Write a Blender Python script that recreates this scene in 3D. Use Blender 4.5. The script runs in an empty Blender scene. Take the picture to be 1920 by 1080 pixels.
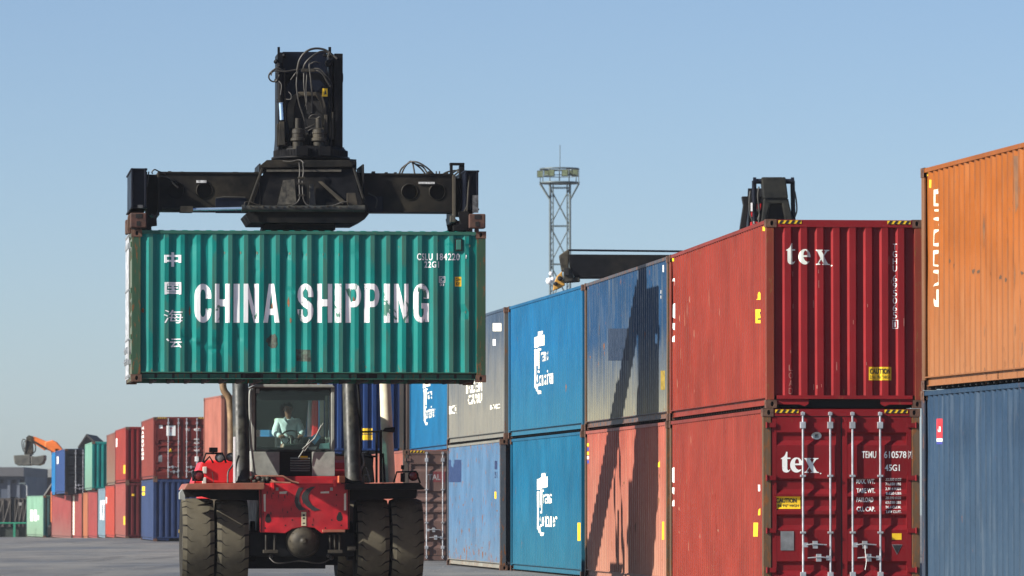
import bpy, bmesh, math, random
from mathutils import Vector, Matrix
R_ = math.radians
sc = bpy.context.scene
COL = sc.collection
random.seed(7)
# ------------------------------------------------------------ camera
F = 10400.0            # focal length in pixels of a 1920 px wide picture
CZ = 1.36              # camera height
PITCH = math.atan(414 / F)
cam = bpy.data.cameras.new('camera')
cam.sensor_width = 36.0
cam.lens = 36.0 * F / 1920
cam.clip_start = 1.0
cam.clip_end = 6000
cam.dof.use_dof = True
cam.dof.focus_distance = 95.0
cam.dof.aperture_fstop = 6.3
camo = bpy.data.objects.new('camera', cam)
camo.location = (0, 0, CZ)
camo.rotation_euler = (R_(90) + PITCH, 0, 0)
COL.objects.link(camo)
sc.camera = camo
# ------------------------------------------------------------ world and sun
SUN_AZ = 66.5          # degrees between the sun's bearing and the line back past the camera, to the left
SUN_EL = 29.5
w = bpy.data.worlds.new('World')
sc.world = w
w.use_nodes = True
nt = w.node_tree
sky = nt.nodes.new('ShaderNodeTexSky')
sky.sky_type = 'NISHITA'
sky.sun_disc = False
sky.sun_elevation = R_(SUN_EL)
sky.sun_rotation = R_(180 + SUN_AZ)
sky.air_density = 0.6
sky.dust_density = 0.6
sky.ozone_density = 2.3
sky.altitude = 0
bg = nt.nodes['Background']
nt.links.new(sky.outputs[0], bg.inputs[0])
bg.inputs[1].default_value = 0.071
sun = bpy.data.lights.new('sun', 'SUN')
sun.energy = 5.0
sun.angle = R_(0.5)
sun.color = (1.0, 0.94, 0.84)
suno = bpy.data.objects.new('sun', sun)
a = R_(SUN_AZ)
travel = Vector((math.sin(a) * math.cos(R_(SUN_EL)), math.cos(a) * math.cos(R_(SUN_EL)), -math.sin(R_(SUN_EL))))
suno.rotation_euler = travel.to_track_quat('-Z', 'Y').to_euler()
suno.location = (-60, 60, 60)
COL.objects.link(suno)
sc.view_settings.view_transform = 'Standard'
sc.view_settings.look = 'None'
sc.view_settings.exposure = 0.85
sc.view_settings.gamma = 1.0
sc.view_settings.use_curve_mapping = False
sc.cycles.volume_step_rate = 4.0
sc.cycles.transparent_max_bounces = 12

# ------------------------------------------------------------ picture geometry helpers
FW = Vector((0, math.cos(PITCH), math.sin(PITCH)))
UP = Vector((0, -math.sin(PITCH), math.cos(PITCH)))
CAM = Vector((0, 0, CZ))
def ray(px, py):
    return FW + Vector((1, 0, 0)) * ((px - 960) / F) - UP * ((py - 540) / F)
def at(px, py, Y):
    d = ray(px, py)
    return CAM + d * (Y / d.y)
def hit(M, axis, c, px, py):
    """where the ray of a pixel meets the local plane axis = c of the frame M"""
    Mi = M.inverted()
    o = Mi @ CAM
    d = Mi.to_3x3() @ ray(px, py)
    t = (c - o[axis]) / d[axis]
    return o + d * t

# ------------------------------------------------------------ materials
def principled(name):
    m = bpy.data.materials.new(name)
    m.use_nodes = True
    return m, m.node_tree, m.node_tree.nodes['Principled BSDF']
def N(t, typ, **kw):
    n = t.nodes.new(typ)
    for k, v in kw.items():
        if k.startswith('i_'):
            key = k[2:]
            key = int(key) if key.isdigit() else key.replace('_', ' ')
            n.inputs[key].default_value = v
        else:
            setattr(n, k, v)
    return n
def coords(t, scale=(1, 1, 1), loc=(0, 0, 0)):
    tc = N(t, 'ShaderNodeTexCoord')
    mp = N(t, 'ShaderNodeMapping')
    mp.inputs['Location'].default_value = loc
    mp.inputs['Scale'].default_value = scale
    t.links.new(tc.outputs['Object'], mp.inputs['Vector'])
    return mp.outputs['Vector']
def noise(t, vec, scale, detail=4, rough=0.55, dist=0.0):
    n = N(t, 'ShaderNodeTexNoise')
    n.inputs['Scale'].default_value = scale
    n.inputs['Detail'].default_value = detail
    n.inputs['Roughness'].default_value = rough
    n.inputs['Distortion'].default_value = dist
    t.links.new(vec, n.inputs['Vector'])
    return n.outputs['Fac']
def rng(t, v, a, b, c=0.0, d=1.0):
    n = N(t, 'ShaderNodeMapRange')
    n.inputs[1].default_value = a; n.inputs[2].default_value = b
    n.inputs[3].default_value = c; n.inputs[4].default_value = d
    t.links.new(v, n.inputs[0])
    return n.outputs[0]
def mixc(t, f, a, b):
    n = N(t, 'ShaderNodeMix', data_type='RGBA')
    if isinstance(f, (int, float)): n.inputs[0].default_value = f
    else: t.links.new(f, n.inputs[0])
    for v, i in ((a, 6), (b, 7)):
        if isinstance(v, tuple): n.inputs[i].default_value = (v[0], v[1], v[2], 1)
        else: t.links.new(v, n.inputs[i])
    return n.outputs[2]
def mul(t, a, b, op='MULTIPLY'):
    n = N(t, 'ShaderNodeMath', operation=op)
    for i, v in enumerate((a, b)):
        if isinstance(v, (int, float)): n.inputs[i].default_value = v
        else: t.links.new(v, n.inputs[i])
    return n.outputs[0]
def bump(t, b, h, strength, dist=0.01):
    n = N(t, 'ShaderNodeBump')
    n.inputs['Strength'].default_value = strength
    n.inputs['Distance'].default_value = dist
    t.links.new(h, n.inputs['Height'])
    t.links.new(n.outputs[0], b.inputs['Normal'])
def sc3(c, k): return tuple(min(1, x * k) for x in c)
RUST = (0.16, 0.06, 0.022)
_seed = [0]
KP = .52
def paint(name, c, rust=0.3, fade=None, fz=(0.3, 2.2), rough=0.42, dirt=0.25, streak=0.25, light=None, scuff=0.5, patch=None, crest=None):
    """weathered container paint: tone drift, streaks, rust spots, chalky fading towards the bottom"""
    _seed[0] += 1
    s = _seed[0] * 3.7
    c = sc3(c, KP); fade = fade and sc3(fade, KP); light = light and sc3(light, KP)
    m, t, b = principled(name)
    v = coords(t, (1, 1, 1), (s, s * 1.3, s * .7))
    vs = coords(t, (7, 7, .45), (s, 0, s))
    vr = coords(t, (3, 3, .8), (s, s, 0))
    big = noise(t, v, .9, 3)
    stk = noise(t, vs, 1.6, 5, .65)
    fine = noise(t, v, 14, 5, .6)
    col = mixc(t, rng(t, big, .3, .7), sc3(c, .80), sc3(c, 1.16))
    if fade:
        tc = N(t, 'ShaderNodeTexCoord'); sp = N(t, 'ShaderNodeSeparateXYZ')
        t.links.new(tc.outputs['Object'], sp.inputs[0])
        g = rng(t, sp.outputs[2], fz[1], fz[0])
        g = mul(t, g, rng(t, stk, .2, .8, -.3, .3), 'ADD')
        g = mul(t, g, rng(t, big, .3, .7, -.1, .1), 'ADD')
        cl = N(t, 'ShaderNodeClamp'); t.links.new(g, cl.inputs[0])
        col = mixc(t, cl.outputs[0], col, fade)
    lt = light or tuple(min(1, .55 * x + .14) for x in c)
    col = mixc(t, mul(t, rng(t, stk, .52, .8), streak * .7), col, lt)
    dk = tuple(.35 * x + .02 for x in c)
    col = mixc(t, mul(t, rng(t, stk, .46, .2), dirt), col, dk)
    sp1 = noise(t, vr, 5.5, 7, .7, .4)
    tz = N(t, 'ShaderNodeTexCoord'); sz = N(t, 'ShaderNodeSeparateXYZ'); t.links.new(tz.outputs['Object'], sz.inputs[0])
    edge = mul(t, rng(t, sz.outputs[2], .55, .12, 0, .07), rng(t, sz.outputs[2], 2.45, 2.85, 0, .05), 'ADD')
    sp1 = mul(t, sp1, edge, 'ADD')
    rm = rng(t, sp1, .70 - .16 * rust, .76 - .16 * rust)
    rst = mixc(t, fine, (.10, .035, .014), (.26, .11, .04))
    col = mixc(t, rm, col, rst)
    if scuff:
        # darker crests, worn ones on the lifted container: coordinate across the sheet
        tc = N(t, 'ShaderNodeTexCoord'); sp = N(t, 'ShaderNodeSeparateXYZ')
        t.links.new(tc.outputs['Object'], sp.inputs[0])
        g = rng(t, sp.outputs[0], .0125, .0115)
        g = mul(t, g, rng(t, stk, .35, .75, .25, 1.0))
        col = mixc(t, mul(t, g, scuff), col, crest or tuple(.42 * x + .004 for x in c))
    if patch:
        pm = noise(t, coords(t, (1, .5, .9), (s, 4, 2)), 1.1, 1)
        col = mixc(t, mul(t, rng(t, pm, .60, .64), .4), col, patch)
    t.links.new(col, b.inputs['Base Color'])
    t.links.new(rng(t, fine, .3, .7, rough - .07, rough + .18), b.inputs['Roughness'])
    b.inputs['Specular IOR Level'].default_value = .22
    bump(t, b, mul(t, fine, mul(t, sp1, 1.5), 'ADD'), .22, .006)
    return m
def plain(name, c, rough=.5, metal=0.0, var=.25, scale=6, bmp=.15, dust=None, df=.4, spec=.5):
    if max(c) < .45: c = sc3(c, .72)
    dust = dust and sc3(dust, .72)
    m, t, b = principled(name)
    v = coords(t)
    n1 = noise(t, v, scale, 5)
    n2 = noise(t, v, scale * .3, 4)
    col = mixc(t, rng(t, n1, .3, .7), sc3(c, 1 - var), sc3(c, 1 + var))
    if dust:
        col = mixc(t, mul(t, mul(t, rng(t, n2, .42, .66), rng(t, n1, .25, .6)), df), col, dust)
    t.links.new(col, b.inputs['Base Color'])
    b.inputs['Metallic'].default_value = metal
    b.inputs['Specular IOR Level'].default_value = spec
    t.links.new(rng(t, n1, .3, .7, max(.05, rough - .12), min(1, rough + .12)), b.inputs['Roughness'])
    bump(t, b, n1, bmp, .006)
    return m
def flat(name, c, rough=.5, metal=0):
    m, t, b = principled(name)
    b.inputs['Base Color'].default_value = (*c, 1)
    b.inputs['Roughness'].default_value = rough
    b.inputs['Metallic'].default_value = metal
    return m
def chipped(name, c, under, amt=.5, scale=5.0):
    """lettering paint that has flaked off in places"""
    m, t, b = principled(name)
    v = coords(t, (1, 1, .5), (amt * 11, 3, 1))
    n = noise(t, v, scale, 6, .65, .6)
    n2 = noise(t, v, scale * 4, 3)
    col = mixc(t, rng(t, n, .64 - .1 * amt, .66 - .1 * amt), c, under)
    col = mixc(t, mul(t, rng(t, n2, .4, .7), .15), col, sc3(c, .6))
    t.links.new(col, b.inputs['Base Color'])
    b.inputs['Roughness'].default_value = .5
    return m

WHITE = chipped('white_lettering', (.80, .80, .78), (.55, .5, .45), .3, 9)
YEL = plain('yellow_label', (.80, .50, .015), .5, var=.1, bmp=.02)
BLK = plain('black_print', (.02, .02, .022), .5, var=.2, bmp=0)
GREYP = plain('grey_plate', (.28, .29, .30), .45, .3, .3)
HOLE = flat('painted_hole_shade', (.006, .006, .007), .9)  # near-black colour stands for the shade inside holes, recesses and openings
GASK = plain('rubber_gasket', (.022, .022, .025), .6, var=.2)
ROD = plain('galvanised_rod', (.50, .52, .55), .38, .55, .2, 9, dust=(.28, .25, .22), df=.5)
CAST = plain('rusty_casting', (.12, .055, .035), .7, 0, .5, 14, .5, dust=(.20, .12, .07), df=.7)
UNDER = plain('container_underside', (.028, .028, .030), .8, 0, .3, 5)
STEELBLK = plain('sooty_black_steel', (.007, .0075, .0095), .5, 0, .5, 5, .35, dust=(.040, .034, .024), df=.4, spec=.12)
STEELNAVY = plain('dark_navy_steel', (.006, .009, .020), .42, 0, .4, 4, .25, dust=(.03, .03, .03), df=.35, spec=.15)
STEELDUST = plain('dusty_dark_steel', (.035, .032, .026), .6, 0, .5, 6, .4, dust=(.13, .108, .072), df=.6, spec=.25)
HOSE = plain('black_hose', (.045, .042, .038), .5, 0, .3, 20, .1, dust=(.12, .11, .09), df=.5)
CHROME = plain('blue_tinted_chrome_rod', (.46, .62, .80), .22, .75, .1, 4, .02)
CYL = plain('worn_black_cylinder', (.028, .032, .034), .45, .0, .6, 9, .5, dust=(.11, .10, .07), df=.7, spec=.35)
REDM = plain('machine_red_paint', (.62, .012, .015), .38, 0, .15, 4, .15, dust=(.20, .03, .02), df=.3)
REDD = plain('worn_red_frame_paint', (.46, .010, .018), .42, 0, .35, 5, .3, dust=(.10, .02, .02), df=.6)
PINKRED = plain('sun_bleached_fender_paint', (.36, .10, .06), .55, 0, .3, 7, .3, dust=(.16, .12, .07), df=.7)
GREYM = plain('cab_grey_paint', (.38, .40, .37), .5, 0, .2, 9, .2, dust=(.17, .15, .12), df=.3)
BEIGE = plain('cream_pipe_paint', (.72, .67, .52), .45, 0, .12, 5, .1, dust=(.3, .25, .2), df=.3)
RUBBER = plain('dusty_tyre_rubber', (.125, .112, .080), .85, 0, .25, 5, .5, dust=(.10, .088, .062), df=.6, spec=.2)
RUBIN = plain('tyre_rubber_base', (.03, .028, .024), .9, 0, .25, 5, .3, spec=.2)
RIM = plain('dusty_wheel_rim', (.25, .22, .16), .6, 0, .3, 8)
ORNG = plain('bleached_orange_paint', (.62, .17, .07), .5, 0, .2, 6)
DARKCLOTH = plain('dark_seat_cloth', (.03, .03, .035), .9, 0, .3, 20)
def glassmat(name, tint, refl=.10):
    m = bpy.data.materials.new(name); m.use_nodes = True
    t = m.node_tree; t.nodes.clear()
    o = N(t, 'ShaderNodeOutputMaterial'); tr = N(t, 'ShaderNodeBsdfTransparent'); gl = N(t, 'ShaderNodeBsdfGlossy')
    tr.inputs[0].default_value = (*tint, 1); gl.inputs['Roughness'].default_value = .04
    fr = N(t, 'ShaderNodeFresnel'); fr.inputs[0].default_value = 1.5
    mx = N(t, 'ShaderNodeMixShader')
    t.links.new(mul(t, fr.outputs[0], refl * 10), mx.inputs[0])
    t.links.new(tr.outputs[0], mx.inputs[1]); t.links.new(gl.outputs[0], mx.inputs[2])
    t.links.new(mx.outputs[0], o.inputs[0])
    return m
GLASS = glassmat('cab_glass', (.86, .93, .90), .07)

# ------------------------------------------------------------ mesh builder
SPLIT = {'cable', 'sensor_frame', 'doubler_plate', 'axle', 'pin_bracket', 'lifting_lug', 'lamp_box', 'marker_lamp', 'engine_hood', 'cylinder_foot', 'boom_pivot_frame', 'chassis_frame', 'rotator_motor', 'head_link', 'head_pin', 'axle_bracket', 'valve', 'eyes', 'ears', 'track', 'pipe_clamp', 'hydraulic_hose', 'hose', 'white_label_strip', 'worn_plate', 'housing_rib', 'red_bracket', 'white_bracket', 'collar', 'lock_hole', 'camera_dome', 'slot', 'lower_panel', 'cylinder_bracket', 'cab_lining', 'lamp_guard', 'wiper', 'lever_rod', 'end_stop_plate', 'louvre', 'brake_line', 'telescopic_beam_rear', 'rear_beam', 'front_frame_pipe', 'belly_plate', 'side_arm', 'head_front_plate', 'chassis', 'brace', 'centre_housing', 'sliding_base', 'head_side_plate'}
class MB:
    def __init__(s): s.v = []; s.f = []; s.m = []; s.s = []
    def add(s, vs, fs, mi=0, sm=False):
        o = len(s.v); s.v += [tuple(p) for p in vs]
        for f in fs: s.f.append([i + o for i in f]); s.m.append(mi); s.s.append(sm)
    def box(s, x0, y0, z0, x1, y1, z1, mi=0):
        x0, x1 = sorted((x0, x1)); y0, y1 = sorted((y0, y1)); z0, z1 = sorted((z0, z1))
        v = [(x0, y0, z0), (x1, y0, z0), (x1, y1, z0), (x0, y1, z0), (x0, y0, z1), (x1, y0, z1), (x1, y1, z1), (x0, y1, z1)]
        s.add(v, [(0, 3, 2, 1), (4, 5, 6, 7), (0, 1, 5, 4), (1, 2, 6, 5), (2, 3, 7, 6), (3, 0, 4, 7)], mi)
        return s
    def prism(s, pts, axis, a, b, mi=0):
        """polygon in the plane across an axis, extruded from a to b; pts in the other two axes in xyz order"""
        def P(p, d):
            q = list(p); q.insert(axis, d); return tuple(q)
        n = len(pts)
        v = [P(p, a) for p in pts] + [P(p, b) for p in pts]
        fs = [list(range(n))[::-1], list(range(n, 2 * n))] + [(i, (i + 1) % n, n + (i + 1) % n, n + i) for i in range(n)]
        s.add(v, fs, mi); return s
    def tube(s, p0, p1, r, n=14, r1=None, mi=0, caps=True):
        return s.path([p0, p1], r, n, mi, r1=r1, smooth=False, caps=caps)
    def path(s, pts, r, n=8, mi=0, r1=None, smooth=True, caps=True, sub=5):
        pts = [Vector(p) for p in pts]
        if smooth and len(pts) > 2:
            q = []
            e = [pts[0] * 2 - pts[1]] + pts + [pts[-1] * 2 - pts[-2]]
            for i in range(1, len(e) - 2):
                for k in range(sub):
                    t = k / sub
                    q.append(.5 * ((2 * e[i]) + (e[i + 1] - e[i - 1]) * t + (2 * e[i - 1] - 5 * e[i] + 4 * e[i + 1] - e[i + 2]) * t * t + (3 * e[i] - e[i - 1] - 3 * e[i + 1] + e[i + 2]) * t ** 3))
            q.append(pts[-1]); pts = q
        vs = []; fs = []
        d = (pts[1] - pts[0]).normalized()
        u = d.orthogonal().normalized()
        for i, p in enumerate(pts):
            d = (pts[min(i + 1, len(pts) - 1)] - pts[max(i - 1, 0)]).normalized()
            u = (u - d * u.dot(d)).normalized(); w_ = d.cross(u)
            rr = r if r1 is None else r + (r1 - r) * i / (len(pts) - 1)
            for k in range(n):
                a = 2 * math.pi * k / n
                vs.append(p + u * math.cos(a) * rr + w_ * math.sin(a) * rr)
        for i in range(len(pts) - 1):
            for k in range(n):
                fs.append((i * n + k, i * n + (k + 1) % n, (i + 1) * n + (k + 1) % n, (i + 1) * n + k))
        s.add(vs, fs, mi, True)
        if caps:
            m = len(pts) - 1
            s.add(vs[:n], [list(range(n))[::-1]], mi); s.add(vs[m * n:], [list(range(n))], mi)
        return s
    def lathe(s, prof, c, axis=2, n=32, mi=0, sm=True):
        """profile of (radius, height along the axis)"""
        vs = []; fs = []
        for (r, h) in prof:
            for k in range(n):
                a = 2 * math.pi * k / n
                q = [r * math.cos(a), r * math.sin(a)]; q.insert(axis, h)
                vs.append((c[0] + q[0], c[1] + q[1], c[2] + q[2]))
        for i in range(len(prof) - 1):
            for k in range(n):
                fs.append((i * n + k, i * n + (k + 1) % n, (i + 1) * n + (k + 1) % n, (i + 1) * n + k))
        s.add(vs, fs, mi, sm); return s
    def ring(s, rect, hole, place, depth, mi=0, mh=1, n=16):
        a0, b0, a1, b1 = rect; cx, cy, rx, ry = hole
        O = []; I = []; B = []
        for k in range(n):
            t = 2 * math.pi * k / n + 1e-9
            dx, dy = math.cos(t), math.sin(t); m = max(abs(dx), abs(dy)); ex, ey = dx / m, dy / m
            O.append(place(cx + ex * ((a1 - cx) if ex > 0 else (cx - a0)), cy + ey * ((b1 - cy) if ey > 0 else (cy - b0)), 0))
            I.append(place(cx + dx * rx, cy + dy * ry, 0)); B.append(place(cx + dx * rx, cy + dy * ry, depth))
        s.add(O + I + B, [(k, (k + 1) % n, n + (k + 1) % n, n + k) for k in range(n)], mi)
        s.add(O + I + B, [(n + k, n + (k + 1) % n, 2 * n + (k + 1) % n, 2 * n + k) for k in range(n)], mi)
        s.add(B, [list(range(n))], mh)
        return s
    def clusters(s):
        # faces grouped by shared corners, then groups that touch or overlap joined
        par = list(range(len(s.v)))
        def fd(i):
            while par[i] != i: par[i] = par[par[i]]; i = par[i]
            return i
        for f in s.f:
            for i in f[1:]: par[fd(i)] = fd(f[0])
        bb = {}
        for i, p in enumerate(s.v):
            r = fd(i)
            b = bb.setdefault(r, [list(p), list(p)])
            for k in range(3): b[0][k] = min(b[0][k], p[k]); b[1][k] = max(b[1][k], p[k])
        keys = list(bb); e = .006
        for i, a in enumerate(keys):
            for b in keys[i + 1:]:
                A, B = bb[a], bb[b]
                if all(A[0][k] - e <= B[1][k] and B[0][k] - e <= A[1][k] for k in range(3)): par[fd(a)] = fd(b)
        out = {}
        for j, f in enumerate(s.f): out.setdefault(fd(f[0]), []).append(j)
        return list(out.values())
    def build(s, name, mats, parent=None, bevel=0.0, normals=True, **props):
        if name in SPLIT:
            cl = s.clusters()
            if len(cl) > 1:
                cl.sort(key=len, reverse=True); first = None
                for js in cl:
                    m = MB(); ids = {}
                    for j in js:
                        for i in s.f[j]:
                            if i not in ids: ids[i] = len(m.v); m.v.append(s.v[i])
                        m.f.append([ids[i] for i in s.f[j]]); m.m.append(s.m[j]); m.s.append(s.s[j])
                    o = m.build1(name, mats, parent, bevel, normals, **props); first = first or o
                return first
        return s.build1(name, mats, parent, bevel, normals, **props)
    def build1(s, name, mats, parent=None, bevel=0.0, normals=True, **props):
        me = bpy.data.meshes.new(name)
        me.from_pydata(s.v, [], s.f)
        if not isinstance(mats, (list, tuple)): mats = [mats]
        for m in mats: me.materials.append(m)
        me.polygons.foreach_set('material_index', s.m)
        me.polygons.foreach_set('use_smooth', s.s)
        if normals:
            bm = bmesh.new(); bm.from_mesh(me)
            bmesh.ops.recalc_face_normals(bm, faces=bm.faces)
            bm.to_mesh(me); bm.free()
        me.update()
        o = bpy.data.objects.new(name, me); COL.objects.link(o)
        if parent: o.parent = parent
        if bevel:
            b = o.modifiers.new('bevel', 'BEVEL'); b.width = bevel; b.segments = 2; b.limit_method = 'ANGLE'; b.angle_limit = R_(50)
        for k, v in props.items(): o[k] = v
        return o
def empty(name, M, label, cat, group=None):
    o = bpy.data.objects.new(name, None); COL.objects.link(o)
    o.matrix_world = M; o.empty_display_size = .3
    o['label'] = label; o['category'] = cat
    if group: o['group'] = group
    return o
def tag(o, label, cat, group=None):
    o['label'] = label; o['category'] = cat
    if group: o['group'] = group
    return o
def twin(o, loc=None, parent=None):
    c = o.copy(); COL.objects.link(c); c.parent = parent or o.parent
    if loc: c.location = loc
    return c

# ------------------------------------------------------------ lettering
def outline(kind, data, bold=0.0, spacing=1.0):
    """flat mesh (verts, faces) of a text or of polygons with holes, normalised to the unit box"""
    if kind == 'text':
        c = bpy.data.curves.new('lettering', 'FONT'); c.body = data; c.offset = bold; c.space_character = spacing
        c.resolution_u = 4; c.align_x = 'CENTER'
        if '\n' in data: c.space_line = .8
    else:
        c = bpy.data.curves.new('lettering', 'CURVE'); c.dimensions = '2D'; c.fill_mode = 'BOTH'
        for poly in data:
            sp = c.splines.new('POLY'); sp.points.add(len(poly) - 1)
            for i, (x, y) in enumerate(poly): sp.points[i].co = (x, y, 0, 1)
            sp.use_cyclic_u = True
    o = bpy.data.objects.new('lettering', c); COL.objects.link(o)
    dg = bpy.context.evaluated_depsgraph_get(); dg.update()
    me = bpy.data.meshes.new_from_object(o.evaluated_get(dg))
    vs = [tuple(v.co[:2]) for v in me.vertices]; fs = [tuple(p.vertices) for p in me.polygons]
    bpy.data.objects.remove(o); bpy.data.meshes.remove(me)
    return vs, fs
def fit(vf, box):
    vs, fs = vf
    x0 = min(v[0] for v in vs); x1 = max(v[0] for v in vs); y0 = min(v[1] for v in vs); y1 = max(v[1] for v in vs)
    a0, b0, a1, b1 = box     # left bottom right top
    return [(a0 + (v[0] - x0) / (x1 - x0) * (a1 - a0), b0 + (v[1] - y0) / (y1 - y0) * (b1 - b0)) for v in vs], fs
def conform(vf, cu, cv, place):
    """cut the flat shape where the sheet folds, then lay it on the sheet"""
    vs, fs = vf
    bm = bmesh.new()
    bv = [bm.verts.new((x, y, 0)) for x, y in vs]
    for f in fs:
        try: bm.faces.new([bv[i] for i in f])
        except ValueError: pass
    u0 = min(v[0] for v in vs); u1 = max(v[0] for v in vs); w0 = min(v[1] for v in vs); w1 = max(v[1] for v in vs)
    for c in cu:
        if u0 < c < u1: bmesh.ops.bisect_plane(bm, geom=bm.verts[:] + bm.edges[:] + bm.faces[:], plane_co=(c, 0, 0), plane_no=(1, 0, 0))
    for c in cv:
        if w0 < c < w1: bmesh.ops.bisect_plane(bm, geom=bm.verts[:] + bm.edges[:] + bm.faces[:], plane_co=(0, c, 0), plane_no=(0, 1, 0))
    bm.verts.index_update()
    V = [place(v.co.x, v.co.y) for v in bm.verts]; Fc = [[v.index for v in f.verts] for f in bm.faces]
    bm.free()
    return V, Fc
TXT = {}
def T(body, bold=0.0, sp=1.0):
    k = (body, bold, sp)
    if k not in TXT: TXT[k] = outline('text', body, bold, sp)
    return TXT[k]
def arc(cx, cy, rx, ry, a0, a1, n):
    return [(cx + rx * math.cos(R_(a0 + (a1 - a0) * i / (n - 1))), cy - ry * math.sin(R_(a0 + (a1 - a0) * i / (n - 1)))) for i in range(n)]
def flip(p): return [(x, -y) for x, y in p]
L_T = [(215, 415), (270, 380), (320, 335), (350, 275), (372, 205), (405, 205), (405, 388), (492, 388), (492, 432), (402, 432), (402, 735), (412, 775), (435, 790), (490, 752), (470, 805), (425, 848), (375, 860), (310, 845), (268, 800), (255, 735), (255, 435), (215, 435)]
L_E = arc(665, 622, 182, 238, 5, 325, 26) + [(775, 765), (720, 775), (670, 740), (635, 680), (620, 628), (846, 628)]
L_E2 = [(620, 575), (628, 500), (650, 445), (680, 428), (715, 445), (735, 500), (742, 575)]
L_X = [(890, 403), (1088, 403), (1088, 430), (1052, 436), (1115, 560), (1172, 440), (1130, 430), (1130, 403), (1297, 403), (1297, 427), (1232, 450), (1137, 600), (1250, 828), (1312, 846), (1312, 867), (1072, 867), (1072, 842), (1117, 835), (1040, 700), (968, 820), (1015, 843), (1015, 867), (888, 867), (890, 843), (940, 820), (1020, 668), (925, 452), (888, 430)]
L_D = arc(1358, 888, 21, 21, 0, 330, 12)
def tex_shape(gap):
    sh = lambda p, d: [(x + d, y) for x, y in flip(p)]
    return outline('poly', [sh(L_T, 0), sh(L_E, gap), sh(L_E2, gap), sh(L_X, 2 * gap), sh(L_D, 2 * gap)])

# ------------------------------------------------------------ containers
W = 2.438
P_SIDE = (.072, .068, .070, .068, .036, .010)
P_END = (.098, .036, .082, .036, .048, .010)
def profile(a, b, P):
    """fold lines between a and b, centred, and the inset function"""
    o, s1, i, s2, dep, base = P
    pitch = o + s1 + i + s2
    n = int((b - a - .04) / pitch)
    st = (a + b) / 2 - n * pitch / 2
    br = [a]
    for k in range(n):
        q = st + k * pitch + (i / 2)
        br += [q, q + s2, q + s2 + o, q + s2 + o + s1]
    br += [b]
    def f(u):
        t = (u - st) % pitch
        if u < st or u > st + n * pitch: return base + dep
        if t < i / 2 or t > pitch - i / 2: return base + dep
        t -= i / 2
        if t < s2: return base + dep * (1 - t / s2)
        t -= s2
        if t < o: return base
        t -= o
        return base + dep * (t / s1)
    return sorted(set(round(x, 5) for x in br)), f
GROOVES = [(.36, .20), (1.07, .24), (1.345, .22), (1.62, .24), (2.34, .22)]
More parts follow.
